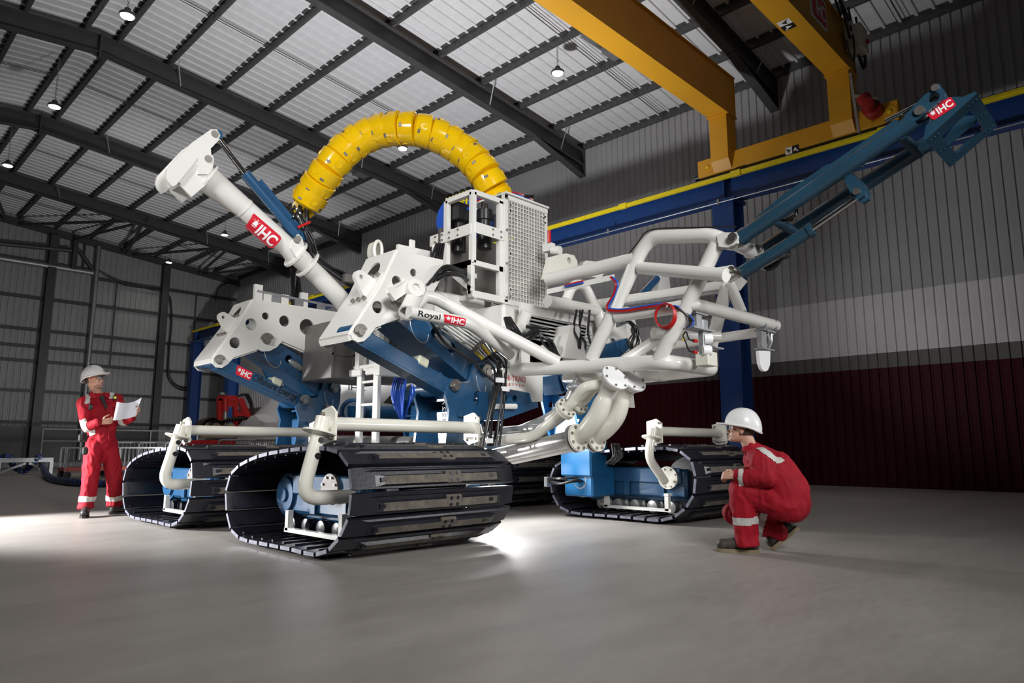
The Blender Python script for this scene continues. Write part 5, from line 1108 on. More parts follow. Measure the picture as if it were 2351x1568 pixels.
def head(mb, c, f, u, s=1.0):
    """skull centre c, face direction f, up u"""
    f = V(f).normalized(); u = V(u); u = (u-f*u.dot(f)).normalized(); r = u.cross(f)*-1; ax = (f, r, u); P = lambda x, y, z: c+f*x*s+r*y*s+u*z*s
    mb.ball(P(-0.008, 0, 0.03), 0.093*s, 20, (1.04, 0.82, 0.92), ax); mb.ball(P(0.02, 0, -0.03), 0.075*s, 18, (0.95, 0.8, 1.0), ax)
    mb.ball(P(0.045, 0, -0.075), 0.045*s, 16, (0.9, 0.95, 0.75), ax); mb.ball(P(0.072, 0, -0.094), 0.02*s, 12, (0.8, 1.1, 0.8), ax)
    mb.tube([P(0.082, 0, 0.012), P(0.094, 0, -0.012), P(0.106, 0, -0.034), P(0.085, 0, -0.044)], [0.008*s, 0.011*s, 0.015*s, 0.01*s], 10)
    for k in (-1, 1):
        mb.ball(P(0.098, k*0.011, -0.036), 0.009*s, 8); mb.ball(P(0.07, k*0.042, -0.012), 0.024*s, 10, (0.8, 1, 0.8), ax); mb.ball(P(0.078, k*0.03, 0.026), 0.018*s, 10, (0.6, 1.4, 0.5), ax)
        mb.ball(P(-0.005, k*0.078, -0.008), 0.03*s, 12, (0.55, 0.3, 1.0), ax)
    mb.ball(P(0.086, 0, -0.062), 0.014*s, 10, (0.7, 1.6, 0.5), ax); mb.ball(P(0.084, 0, -0.074), 0.014*s, 10, (0.7, 1.5, 0.5), ax)
    return P, (f, r, u)
def face_bits(P, ax, parent, s=1.0, hair=True, stubble=False):
    f, r, u = ax
    for k in (-1, 1):
        MB().ball(P(0.078, k*0.031, 0.008), 0.011*s, 10).build('eye', 'eye_white', parent); MB().ball(P(0.0865, k*0.031, 0.009), 0.0048*s, 8).build('iris', 'hair', parent)
        MB().tube([P(0.086, k*0.016, 0.026), P(0.088, k*0.032, 0.031), P(0.076, k*0.047, 0.026)], 0.004*s, 6).build('eyebrow', 'hair', parent)
    MB().tube([P(0.088, -0.02, -0.067), P(0.0985, 0, -0.067), P(0.088, 0.02, -0.067)], [0.003*s, 0.006*s, 0.003*s], 6).build('lips', 'lips', parent)
    h = MB(); h.ball(P(-0.03, 0, 0.006), 0.09*s, 20, (0.85, 0.84, 0.75), ax); h.build('hair', 'hair', parent)
    g = MB()
    for k in (-1, 1):
        q = [P(0.098, k*0.006, 0.022), P(0.094, k*0.04, 0.024), P(0.07, k*0.064, 0.02), P(0.07, k*0.064, -0.012), P(0.094, k*0.04, -0.018), P(0.1, k*0.008, -0.008)]; g.prism(q, (f*0.003))
    g.build('safety_glasses', 'glass_clear', parent)
    fr_ = MB()
    for k in (-1, 1): fr_.tube([P(0.072, k*0.066, 0.02), P(0.02, k*0.082, 0.012), P(-0.02, k*0.083, 0.004)], 0.0035*s, 6)
    fr_.build('glasses_arms', 'red_vinyl', parent); MB().tube([P(0.072, -0.066, 0.024), P(0.1, 0, 0.026), P(0.072, 0.066, 0.024)], 0.003*s, 6).build('glasses_brow', 'black_plastic', parent)
def hard_hat(P, ax, parent, s=1.0, tilt=0.0, logo=False):
    f, r, u = ax; f2 = (f*math.cos(tilt)+u*math.sin(tilt)); u2 = (u*math.cos(tilt)-f*math.sin(tilt)); c = P(-0.008, 0, 0.045); mb = MB(); n = 36; rows = 12; vs_ = []
    for i in range(rows+1):
        th = (math.pi/2)*i/rows
        for j in range(n):
            a = 2*math.pi*j/n; ca, sa = math.cos(a), math.sin(a); rl = 0.142 if ca > 0 else 0.146; rid = 0.006*max(0, 1-abs(sa)*3.2)*math.cos(th*0.9); sk = -0.034*max(0, -ca)**1.5*math.cos(th)**3
            vs_.append(c+(f2*(rl*ca)+r*(0.118*sa))*math.cos(th)*s+u2*((0.138+rid)*math.sin(th)**0.9+sk)*s)
    fs = [(i*n+j, i*n+(j+1) % n, (i+1)*n+(j+1) % n, (i+1)*n+j) for i in range(rows) for j in range(n)]; mb.add(vs_, fs)
    out = []
    for lv, (e, z) in enumerate(((0, 0.0), (1, -0.006), (1, -0.012), (0, -0.018))):
        for j in range(n):
            a = 2*math.pi*j/n; ca, sa = math.cos(a), math.sin(a); ex = (0.005+0.06*max(0, ca)**2.6)*e; rl = 0.142 if ca > 0 else 0.146
            dz = -0.034*max(0, -ca)**1.5
            out.append(c+(f2*((rl+ex)*ca)+r*((0.118+ex*0.9)*sa))*s+u2*(z+dz*(1 if lv < 4 else 0))*s)
    mb.add(out, [(i*n+j, (i+1)*n+j, (i+1)*n+(j+1) % n, i*n+(j+1) % n) for i in range(3) for j in range(n)])
    o = mb.build('hard_hat', 'helmet_white', parent, sharp=50)
    v = MB()
    for k in (-1, 0, 1): v.tube([c+(f2*(0.02+k*0.022)+r*0.07)*s+u2*0.109*s, c+(f2*(0.03+k*0.022)+r*0.078)*s+u2*0.102*s], 0.003*s, 6)
    v.build('hat_vents', 'tank_grey', o)
    if logo:
        q = lambda a_, z: c+(f2*(0.1445*math.cos(a_)*math.cos(z))+r*(0.1205*math.sin(a_)*math.cos(z)))*s+u2*(0.131*math.sin(z))*s
        m = MB(); g_ = [[q(-0.22+0.44*i/6, 0.28+0.26*j/3) for i in range(7)] for j in range(4)]; m.add([p for row in g_ for p in row], [(j*7+i, j*7+i+1, (j+1)*7+i+1, (j+1)*7+i) for j in range(3) for i in range(6)]); m.build('hat_badge', 'red_badge', o)
        m = MB(); g_ = [[q(-0.13+0.26*i/6, 0.35+0.12*j/3)+f2*0.0015 for i in range(7)] for j in range(4)]; m.add([p for row in g_ for p in row], [(j*7+i, j*7+i+1, (j+1)*7+i+1, (j+1)*7+i) for j in range(3) for i in range(6)]); m.build('hat_badge_print', 'white_vinyl', o)
    return o
def hand(mb, wrist, fwd, palm_n, side, curl=0.6, s=1.0, thumb_curl=0.3):
    """side = direction of the thumb; fingers bend towards palm_n"""
    f = V(fwd).normalized(); n_ = V(palm_n); n_ = (n_-f*n_.dot(f)).normalized(); t = V(side); t = (t-f*t.dot(f)-n_*t.dot(n_)).normalized(); w_ = V(wrist)
    for k in range(4): 
        off = t*(0.031-0.021*k)*s; capsule(mb, w_+off*0.6+f*0.01*s, w_+off+f*0.088*s, 0.0135*s, 0.0115*s, 8)
    for k, L in enumerate((0.072, 0.082, 0.077, 0.06)):
        p = w_+t*(0.031-0.021*k)*s+f*0.088*s; d = f.copy(); a = 0.0
        for j, q in enumerate((0.45, 0.32, 0.23)):
            a += curl*(0.8 if j == 0 else 1.0); d = f*math.cos(a)+n_*math.sin(a); e = p+d*L*q*s; capsule(mb, p, e, (0.0098-0.001*j)*s, (0.009-0.001*j)*s, 8); p = e
    p = w_+t*0.026*s+f*0.02*s; d = (f*0.6+t*0.75+n_*0.2).normalized(); e = p+d*0.042*s; capsule(mb, p, e, 0.014*s, 0.0115*s, 8)
    d2 = (f*(0.9)+t*0.25+n_*thumb_curl*1.4).normalized(); e2 = e+d2*0.034*s; capsule(mb, e, e2, 0.0112*s, 0.010*s, 8); capsule(mb, e2, e2+d2*0.024*s+n_*0.006*s, 0.010*s, 0.008*s, 8)
def boot(parent, heel, toe, ankle, m='boot_black', sole='sole_tan', up=(0, 0, 1), name='boot'):
    heel, toe, ankle = V(heel), V(toe), V(ankle); f = (toe-heel).normalized(); u = V(up); u = (u-f*u.dot(f)).normalized(); L = (toe-heel).length; r = f.cross(u)
    mb = MB(); h = heel+u*0.062; capsule(mb, h+f*0.045, h+f*0.14+u*0.02, 0.046, 0.052); capsule(mb, h+f*0.14+u*0.015, toe-f*0.06+u*0.058, 0.052, 0.046)
    mb.ball(toe-f*0.052+u*0.058, 0.052, 14, (1, 0.98, 0.95), (f, r, u)); capsule(mb, h+f*0.05+u*0.02, ankle, 0.05, 0.052); capsule(mb, h+f*0.10+u*0.03, ankle+f*0.01, 0.046, 0.05)
    vs_, fs, nr = fuse(mb, 0.008, 3); lo = 0.026
    vs_ = [v if (v-heel).dot(u) > lo else v+u*(lo-(v-heel).dot(u)) for v in vs_]
    b = from_data(name, vs_, fs, m, parent)
    out = [(0, 0.036), (0.03, 0.043), (0.1, 0.037), (0.15, 0.04), (L-0.07, 0.052), (L-0.025, 0.042), (L-0.0, 0.018)]
    pts = [heel+f*x-r*w_ for x, w_ in out]+[heel+f*x+r*w_ for x, w_ in reversed(out)]; MB().prism(pts, u*0.03).build('sole', sole, b)
    tr = MB()
    for i in range(9): tr.box(heel+f*(0.02+i*(L-0.06)/8)+u*0.006, (0.014, 0.09 if 2 < i else 0.075, 0.014), (f, r, u))
    return b

# ---------------- standing man with the drawing
base = at(228, 1184, z=0); vh = V((base.x-EYE.x, base.y-EYE.y, 0)).normalized(); T = -vh; R = V((vh.y, -vh.x, 0)); S = vplane(base, T)
sh_l, sh_r = S(193, 926, 0.10), S(268, 917, -0.06); el_l = S(200, 981, 0.12); wr_l = S(233, 971, 0.26); el_r = S(283, 968, 0.02); wr_r = S(309, 955, 0.14)
nk = S(226, 908, 0.02); hd = S(216, 873, 0.05); ch_ = S(232, 945, 0.0); wa = S(232, 985, 0.0); hip_l, hip_r = S(220, 1020, 0.04), S(247, 1020, -0.03)
kn_l, an_l = S(208, 1088, 0.10), S(199, 1162, 0.10); kn_r, an_r = S(262, 1088, 0.02), S(262, 1160, -0.10)
skin = MB(); ff = (R*0.80+T*0.50+Z_*0.16).normalized(); P, axs = head(skin, hd, ff, Z_*1.0-R*0.10, 1.04)
chain(skin, [(hd-Z_*0.04-R*0.02, 0.055), (nk, 0.056), (ch_, 0.10), (wa, 0.11), ((hip_l+hip_r)/2, 0.12)])
for a, b, c in ((sh_l, el_l, wr_l), (sh_r, el_r, wr_r)): chain(skin, [(nk, 0.05), (a, 0.05), (b, 0.036), (c, 0.027)])
for a, b, c in ((hip_l, kn_l, an_l), (hip_r, kn_r, an_r)): chain(skin, [(a, 0.075), (b, 0.05), (c, 0.04)])
hand(skin, wr_l, (R*0.85+Z_*0.18+T*0.1), -T*0.9+Z_*0.3, Z_+T*0.2, 0.75, 1.0); hand(skin, wr_r, (R*0.4+Z_*0.75+T*0.2), -R*0.9+T*0.1, T+Z_*0.1-R*0.2, 0.8, 1.0)
sv, sf, sn_ = fuse(skin, 0.0062, 3); man = from_data('person', sv, sf, 'skin', None, label='standing person in red coveralls and white hard hat holding a drawing', category='person')
face_bits(P, axs, man, 1.04); hard_hat(P, axs, man, 1.04, tilt=0.10, logo=True)
sb = MB(); sb.ball(P(0.042, 0, -0.083), 0.05, 16, (0.94, 0.98, 0.7), axs); sb.build('beard', 'beard', man)
cv_ = MB()
chain(cv_, [(nk-Z_*0.05, 0.085), (ch_, 0.145), (wa, 0.145), ((hip_l+hip_r)/2+Z_*0.02, 0.15)]); chain(cv_, [(sh_l-Z_*0.03+R*0.03, 0.085), (ch_-R*0.07+T*.02, 0.13), (wa-R*0.05, 0.12)]); chain(cv_, [(sh_r-Z_*0.03-R*0.03, 0.085), (ch_+R*0.07, 0.13), (wa+R*0.05, 0.12)])
chain(cv_, [(nk-Z_*0.03, 0.075), (sh_l, 0.082), (el_l, 0.068), (wr_l-R*0.035, 0.052)]); chain(cv_, [(nk-Z_*0.03, 0.075), (sh_r, 0.08), (el_r, 0.066), (wr_r-R*0.03-Z_*0.04, 0.05)])
chain(cv_, [(hip_l, 0.118), (kn_l, 0.096)]); cv_.tube([kn_l, an_l+Z_*0.06, an_l-Z_*0.02], [0.096, 0.083, 0.092], 16); chain(cv_, [(hip_r, 0.118), (kn_r, 0.094)]); cv_.tube([kn_r, an_r+Z_*0.06, an_r-Z_*0.02], [0.094, 0.082, 0.09], 16)
cv_.tube([nk-Z_*0.05, nk+Z_*0.02, nk+Z_*0.03], [0.085, 0.082, 0.08], 16)
dat = fuse(cv_, 0.010, 2, 0.026, 9.0, 3.1); cov = from_data('coverall', dat[0], dat[1], 'coverall_red', man)
patch('reflective_tape', dat, band(el_l, wr_l, -0.12, 0.28, 0.12), 'reflective_tape', man); patch('reflective_tape', dat, band(el_r, wr_r, -0.1, 0.25, 0.12), 'reflective_tape', man)
for k, a in ((kn_l, an_l), (kn_r, an_r)): patch('reflective_tape', dat, band(k, a, 0.68, 0.84, 0.16), 'reflective_tape', man)
shd = lambda c0: (lambda c: (c-c0).length < 0.085 and abs((c-c0).dot(R)) < 0.03)
for c0 in (S(202, 918, 0.14), S(257, 905, 0.02)): patch('shoulder_tape', dat, (lambda c, c0=c0: abs((c-c0).dot(R)) < 0.026 and (c-c0).length < 0.12 and c.z > c0.z-0.06), 'reflective_tape', man)
vz = MB(); vz.prism([S(228, 912, 0.125), S(238, 909, 0.12), S(247, 938, 0.165), S(243, 942, 0.17)], T*0.01); vz.build('undershirt', 'shirt_dark', man)
zp = MB(); zp.tube([S(244, 940, 0.165), S(249, 980, 0.16), S(250, 1020, 0.14)], 0.004, 6); zp.build('zip', 'motor_red', man)
cl_ = MB(); cl_.prism([S(210, 898, 0.10), S(222, 913, 0.14), S(213, 918, 0.14), S(204, 908, 0.11)], T*0.012); cl_.prism([S(238, 901, 0.07), S(252, 905, 0.08), S(250, 916, 0.12), S(240, 912, 0.12)], T*0.012); cl_.build('collar', 'coverall_red', man)
for c0, nm in ((S(264, 914, 0.10), 'tape_measure'), (S(209, 936, 0.19), 'radio')):
    k = MB(); k.box(c0, (0.045, 0.03, 0.07), (R, T, Z_), bev=0.01); o = k.build(nm, 'shirt_dark', man)
    MB().lathe(c0+T*0.014, T, [(0.018, 0), (0.018, 0.004), (0.012, 0.0045), (0.011, 0.002), (0.001, 0.002)], 12).build('dial', 'yellow_tag' if nm == 'tape_measure' else 'black_plastic', o)
for c0 in (S(187, 1005, 0.06), S(196, 1035, 0.12)): k = MB(); k.box(c0, (0.07, 0.05, 0.1), (R, T, Z_), bev=0.02); k.build('tool_pouch', 'shirt_dark', man)
tl_ = S(199, 1185, 0.10); boot(man, V((an_l.x, an_l.y, 0.0))-R*0.0+vh*0.06, V((an_l.x, an_l.y, 0.0))+T*0.22-R*0.015, an_l+Z_*0.02, sole='boot_black'); boot(man, V((an_r.x, an_r.y, 0.0))-R*0.05+T*0.0, V((an_r.x, an_r.y, 0.0))+R*0.23-T*0.02, an_r+Z_*0.02, sole='boot_black')
# the drawing he holds
g_ = []; c00, c10, c01, c11 = S(259, 967, 0.33), S(309, 957, 0.24), S(267, 931, 0.24), S(324, 918, 0.14)
for j in range(9):
    for i in range(13):
        u, v = i/12, j/8; p = c00.lerp(c10, u).lerp(c01.lerp(c11, u), v); p += T*(0.035*math.sin(u*math.pi*2.2)*(0.5+v*.5))+Z_*(0.03*(u-0.55)**2*4*v-0.012*math.sin(u*3.1)); g_.append(p)
pm = MB(); pm.add(g_, [(j*13+i, j*13+i+1, (j+1)*13+i+1, (j+1)*13+i) for j in range(8) for i in range(12)]); pm.add([p-T*0.0012 for p in g_], [(j*13+i, (j+1)*13+i, (j+1)*13+i+1, j*13+i+1) for j in range(8) for i in range(12)])
pm.build('paper_sheet', 'paper_white', None, sharp=80, label='white paper drawing held open by the standing person', category='paper')

# ---------------- crouching man
base = at(1712, 1266, z=0); vh = V((base.x-EYE.x, base.y-EYE.y, 0)).normalized(); T = -vh; R = V((vh.y, -vh.x, 0)); K = vplane(base, T)
hd = K(1702, 988, 0.0); nk = K(1724, 1033, 0.0); sh_n, sh_f = K(1747, 1057, 0.17), K(1728, 1052, -0.17); el_n, wr_n = K(1757, 1093, 0.22), K(1686, 1091, 0.15); el_f, wr_f = K(1735, 1092, -0.16), K(1684, 1092, -0.02)
ub = K(1782, 1075, 0.0); lb = K(1812, 1120, 0.0); pel = K(1815, 1155, 0.0); hp_n, hp_f = K(1812, 1162, 0.10), K(1808, 1162, -0.10)
kn_n, an_n = K(1701, 1122, 0.10), K(1713, 1240, 0.08); kn_f, an_f = K(1686, 1182, -0.16), K(1798, 1222, -0.10)
skin = MB(); ff = (-R*0.97+T*0.02+Z_*0.20).normalized(); P, axs = head(skin, hd, ff, Z_+R*0.18, 1.0)
chain(skin, [(hd-Z_*0.035+R*0.03, 0.056), (nk, 0.06), (ub, 0.11), (lb, 0.115), (pel, 0.12)])
for a, b, c in ((sh_n, el_n, wr_n), (sh_f, el_f, wr_f)): chain(skin, [(nk+R*0.03, 0.05), (a, 0.05), (b, 0.037), (c, 0.028)])
for a, b, c in ((hp_n, kn_n, an_n), (hp_f, kn_f, an_f)): chain(skin, [(a, 0.08), (b, 0.052), (c, 0.04)])
hand(skin, wr_n, (-R*0.9-T*0.35+Z_*0.05), -Z_*0.5-T*0.8, Z_-R*0.1, 0.95, 0.98); hand(skin, wr_f, (-R*0.8+T*0.5), -Z_*0.4+T*0.8, Z_-R*0.1, 0.95, 0.98)
sv, sf, sn_ = fuse(skin, 0.0062, 3); man2 = from_data('person', sv, sf, 'skin', None, label='crouching person in red coveralls and white hard hat facing the vehicle', category='person')
face_bits(P, axs, man2); hard_hat(P, axs, man2, 1.06, tilt=-0.06)
cv_ = MB()
chain(cv_, [(nk+R*0.03-Z_*0.01, 0.085), (K(1760, 1062, 0), 0.125), (ub, 0.145), (lb, 0.15), (pel, 0.155)]); chain(cv_, [(K(1755, 1066, 0.12), 0.10), (K(1790, 1095, 0.09), 0.125), (hp_n, 0.13)]); chain(cv_, [(K(1745, 1066, -0.12), 0.10), (K(1790, 1095, -0.09), 0.12), (hp_f, 0.13)])
chain(cv_, [(K(1738, 1050, 0.10), 0.085), (sh_n, 0.092), (el_n, 0.08), (K(1720, 1095, 0.19), 0.066), (wr_n+R*0.035, 0.054)]); chain(cv_, [(K(1735, 1048, -0.10), 0.085), (sh_f, 0.085), (el_f, 0.07), (wr_f+R*0.035, 0.053)])
chain(cv_, [(hp_n, 0.128), (K(1755, 1140, 0.10), 0.122), (kn_n, 0.096)]); chain(cv_, [(kn_n, 0.098), (K(1709, 1185, 0.09), 0.10)]); cv_.tube([K(1709, 1185, 0.09), K(1713, 1225, 0.08), K(1714, 1249, 0.08)], [0.10, 0.098, 0.10], 18)
chain(cv_, [(hp_f, 0.125), (K(1745, 1170, -0.14), 0.115), (kn_f, 0.095)]); chain(cv_, [(kn_f, 0.092), (K(1750, 1212, -0.13), 0.095), (K(1790, 1222, -0.10), 0.078)])
cv_.tube([nk-Z_*0.04, nk+Z_*0.02+R*0.03, nk+Z_*0.035+R*0.045], [0.085, 0.075, 0.07], 16)
dat = fuse(cv_, 0.010, 2, 0.028, 8.5, 7.7); from_data('coverall', dat[0], dat[1], 'coverall_red', man2)
patch('reflective_tape', dat, band(el_n, wr_n, 0.66, 0.82, 0.085), 'reflective_tape', man2); patch('reflective_tape', dat, band(kn_n, an_n, 0.52, 0.66, 0.17), 'reflective_tape', man2)
patch('shoulder_tape', dat, (lambda c: (c-K(1760, 1022, 0.05)).dot(T) > 0.06 and abs((c-K(1756, 1035, 0.1)).dot((R*0.62+Z_*0.78).normalized())) < 0.028 and (c-K(1757, 1032, 0.12)).length < 0.16), 'reflective_tape', man2)
patch('reflective_tape', dat, band(kn_f, an_f, 0.52, 0.66, 0.14), 'reflective_tape', man2)
boot(man2, V((an_n.x, an_n.y, 0))+R*0.10, V((an_n.x, an_n.y, 0))-R*0.235, an_n+Z_*0.0, 'boot_brown'); tf = K(1780, 1262, -0.10); tf.z = 0.0
boot(man2, tf+R*0.20+Z_*0.185, tf-R*0.02+Z_*0.0, an_f, 'boot_black', up=(R*-0.55+Z_*0.8))
MB().prism([K(1843, 1150, 0.04), K(1856, 1168, 0.04), K(1846, 1176, 0.04)], T*0.012).build('belt_tab', 'coverall_red', man2)

# ================================================================== things standing further back
# red tracked power unit
b0 = at(540, 1000, y=19.0); RX, RY = b0.x, 19.0
ru = empty('trenching_unit', (RX, RY, 0), label='red hydraulic trenching unit with rusty crawler chain behind the left track', category='machine')
W_ = lambda px, py, dy=0.0: at(px, py, y=RY+dy)
def wbar(a, b, w_, h_, name, m, dy=0.0): MB().bar(W_(*a, dy), W_(*b, dy), w_, h_).build(name, m, ru)
MB().box((RX-0.2, RY+0.5, 0.525), (2.2, 1.2, 1.05), bev=0.03).build('base_skid', 'red_machine', ru)
cm_ = MB(); pts = [W_(*q) for q in ((455, 988), (462, 972), (480, 965), (500, 972), (520, 966), (548, 962), (570, 968), (582, 985))]
MB().tube(spline(pts, 6), 0.05, 8).build('chain_belt', 'rust_steel', ru)
sp = spline(pts, 8)
for i in range(0, len(sp)-1, 2): d = (sp[i+1]-sp[i]).normalized(); MB().box(sp[i]+V((0, -0.02, 0.03)), (0.11, 0.5, 0.06), (d, Y_, d.cross(Y_))).build('chain_link', 'rust_steel', ru)
for px in (466, 494, 526, 566): MB().lathe(W_(px, 982, -0.05), (0, -1, 0), [(0.13, 0), (0.13, 0.1), (0.06, 0.11), (0.06, 0.2), (0.001, 0.2)], 16).build('chain_wheel', 'tan_paint', ru)
MB().box(W_(512, 995, -0.02), (1.25, 0.16, 0.26), bev=0.02).build('chain_beam', 'tan_paint', ru)
for a, b, w_ in (((505, 985), (505, 915), 0.14), ((540, 985), (540, 910), 0.12), ((550, 915), (578, 985), 0.16), ((500, 914), (545, 914), 0.14), ((545, 950), (570, 950), 0.12), ((578, 930), (578, 990), 0.08)): wbar(a, b, w_, w_, 'mast_post', 'red_machine', 0.1)
MB().box(W_(522, 922, 0.15), (0.45, 0.2, 0.28)).build('mast_plate', 'red_machine', ru)
MB().cyl(W_(517, 975, -0.02), W_(517, 930, -0.02), 0.06, 12).build('ram', 'steel', ru); MB().cyl(W_(517, 945, -0.02), W_(517, 915, -0.02), 0.08, 12).build('ram_barrel', 'red_machine', ru)
for i in range(4): MB().tube(spline([W_(545+i*3, 910), W_(560+i*3, 905), W_(574+i*2, 930), W_(580, 960)], 6), 0.018, 6).build('hose', 'black_hose', ru)
MB().lathe(W_(510, 907), (0, 0, 1), [(0.1, 0), (0.1, 0.05), (0.04, 0.07)], 12).build('mast_cap', 'galvanised', ru)
MB().lathe(W_(588, 975, 0.3), (1, 0, 0.2), [(0.14, -0.1), (0.15, 0), (0.13, 0.3), (0.05, 0.35)], 16).build('hydraulic_motor', 'galvanised', ru)
# white wrapped load
tb = at(655, 1010, y=16.5); tp_ = MB(); q = [at(*k, y=16.5) for k in ((585, 1045), (592, 985), (605, 952), (628, 948), (680, 890), (745, 880), (760, 1045))]
cen = V((tb.x+0.4, 17.2, 0.6)); n = len(q); vs_ = []
for j in range(7):
    for i, p in enumerate(q):
        t = j/6; k_ = 1-0.18*abs(t-0.45)**1.5*2; vs_.append(V((cen.x+(p.x-cen.x)*k_+0.05*math.sin(i*2.3+j), 16.5+1.6*t, (0.0 if i in (0, len(q)-1) else max(0.0, p.z*k_+0.04*math.sin(i*1.7+j*2))))))
fs = [(j*n+i, j*n+i+1, (j+1)*n+i+1, (j+1)*n+i) for j in range(6) for i in range(n-1)]+[tuple(range(n)), tuple(reversed(range(6*n, 7*n)))]
tp_.add(vs_, fs); tp_.build('wrapped_load', 'tarp_white', None, sharp=25, label='bulky load wrapped in white tarpaulin beside the red trenching unit', category='tarpaulin')
# blue plough frame behind the left leg
bf = empty('plough_frame', (6.6, 12.0, 0), label='bright blue lattice plough frame standing behind the left leg', category='frame')
G = lambda px, py, dy=0.0: at(px, py, y=12.0+dy)
for pts, r in ((((588, 790), (625, 880), (690, 975), (720, 985)), 0.06), (((620, 790), (650, 870), (720, 960)), 0.05)): MB().tube(spline([G(*p_) for p_ in pts], 6), r, 12).build('frame_tube', 'bright_blue', bf)
for a, b in (((604, 838), (625, 828)), ((620, 868), (648, 905)), ((640, 905), (662, 890)), ((660, 935), (690, 900)), ((675, 955), (705, 930))): MB().cyl(G(*a), G(*b), 0.045, 10).build('frame_brace', 'bright_blue', bf)
MB().prism([G(*k, 0.1) for k in ((635, 828), (655, 828), (735, 930), (760, 960), (735, 985), (690, 930))], (0, 0.06, 0), [circ(G(652, 862, 0.1), 0.09, X_*0.7, Z_), circ(G(662, 880, 0.1), 0.09, X_*0.7, Z_), circ(G(672, 902, 0.1), 0.03, X_, Z_)]).build('side_plate', 'bright_blue', bf)
MB().box((G(720, 1000).x, 12.4, 0.35), (2.0, 0.6, 0.7), bev=0.03).build('frame_foot', 'bright_blue', bf)
# second vehicle: white hull over blue pipe
sv2 = empty('support_vehicle', (9.3, 12.6, 0), label='white hulled support vehicle with blue thruster pipe glimpsed beneath the chassis', category='vehicle')
H = lambda px, py, dy=0.0: at(px, py, y=12.6+dy)
MB().prism([H(*k) for k in ((782, 878), (1010, 872), (1010, 900), (960, 905), (900, 903), (880, 925), (960, 940), (1005, 930), (1000, 950), (860, 955), (782, 950))], (0, 0.5, 0)).build('hull', 'white_vinyl', sv2)
MB().box(((H(790, 1000).x+H(1000, 1000).x)/2, 12.95, 0.55), (H(1000, 1000).x-H(790, 1000).x, 0.6, 1.1), bev=0.03).build('hull_base', 'white_vinyl', sv2)
MB().tube([H(800, 950, -0.25), H(945, 948, -0.25)], 0.16, 22).build('thruster_pipe', 'bright_blue', sv2)
MB().lathe(H(812, 945, -0.3), (-0.7, -0.7, 0), [(0.26, -0.1), (0.27, 0.1), (0.22, 0.11), (0.2, 0.0), (0.001, 0.0)], 24).build('thruster_duct', 'blue_paint', sv2)
MB().prism([H(*k, -0.3) for k in ((948, 920), (1005, 905), (1005, 985), (948, 985))], (0, 0.06, 0), [circ(H(990, 945, -0.3), 0.13, X_, Z_)]).build('blue_panel', 'bright_blue', sv2)
MB().lathe(H(957, 955, -0.33), (0, -1, 0), [(0.1, 0), (0.1, 0.01), (0.001, 0.01)], 20).build('roundel', 'white_vinyl', sv2)
MB().prism([H(957, 945, -0.35), H(957, 965, -0.35), H(951, 960, -0.35), H(949, 955, -0.35), H(951, 949, -0.35)], (0, -0.004, 0)).build('roundel_red', 'red_badge', sv2); MB().prism([H(959, 945, -0.35), H(965, 950, -0.35), H(966, 955, -0.35), H(964, 961, -0.35), H(959, 966, -0.35)], (0, -0.004, 0)).build('roundel_yellow', 'rail_yellow', sv2)
MB().box(H(890, 970, -0.02), (0.3, 0.03, 0.18)).build('hull_mark', 'red_badge', sv2)
for i in range(3): p_ = H(918+i*6, 968, -0.04); MB().box(p_, (0.05, 0.02, 0.25)).build('hazard_stripe', 'rail_yellow' if i != 1 else 'black_vinyl', sv2)
t = MB(); a_ = H(800, 890, -0.003); put_text(t, 'IHC', lambda u, v: V((a_.x+0.42*u, 12.597, a_.z-0.05+0.12*v)), 0, 0, 1, 1, 0.0); t.build('lettering', 'black_vinyl', sv2)

# crowd barriers -----------------------------------------------------
def barrier_parts(p, d, L=2.2):
    f = MB(); d = V(d); a, b = p, p+d*L; f.tube(fillet([a+Z_*0.05, a+Z_*1.02, b+Z_*1.02, b+Z_*0.05], 0.1, 4), 0.022, 8); f.cyl(a+Z_*0.2, b+Z_*0.2, 0.016, 8)
    for q in (a+d*0.25, b-d*0.25): f.bar(q+V((-d.y, d.x, 0))*0.25+Z_*0.015, q-V((-d.y, d.x, 0))*0.25+Z_*0.015, 0.04, 0.02); f.cyl(q+Z_*0.02, q+Z_*0.2, 0.016, 8)
    g = MB()
    for i in range(1, 18): q = a+d*(L*i/18); g.cyl(q+Z_*0.2, q+Z_*1.02, 0.008, 6)
    return f, g
BL = ['first crowd barrier from the standing person behind the left track', 'second crowd barrier from the standing person', 'third crowd barrier from the standing person', 'fourth crowd barrier from the standing person, below the red unit', 'fifth crowd barrier from the standing person, below the red unit', 'sixth crowd barrier from the standing person, in front of the white tarpaulin']
for i, (px, yy) in enumerate(((262, 26.0), (318, 25.6), (378, 25.0), (440, 22.0), (500, 15.4), (580, 14.2))):
    p = at(px, 1040, y=yy); p.z = 0; d = V((0.985, -0.17, 0)); t = empty('crowd_barrier', p, label=BL[i], category='barrier', group='grey crowd barriers behind the tracks')
    f, g = barrier_parts(p, d, 1.6 if i > 2 else 2.1); f.build('barrier_frame', 'galvanised', t); g.build('barrier_bars', 'galvanised', t, kind='stuff')
# handrail
hr = empty('handrail', (9, 31, 0), label='tall grey tubular handrail along the gable wall', category='railing')
for z in (1.55, 1.1): MB().cyl((6.5, 31, z), (17*0.9, 31, z), 0.03, 8).build('rail', 'galvanised', hr)
for x in (6.5, 8.4, 10.3, 12.2, 14.1): MB().cyl((x, 31, 0), (x, 31, 1.55), 0.03, 8).build('rail_post', 'galvanised', hr)
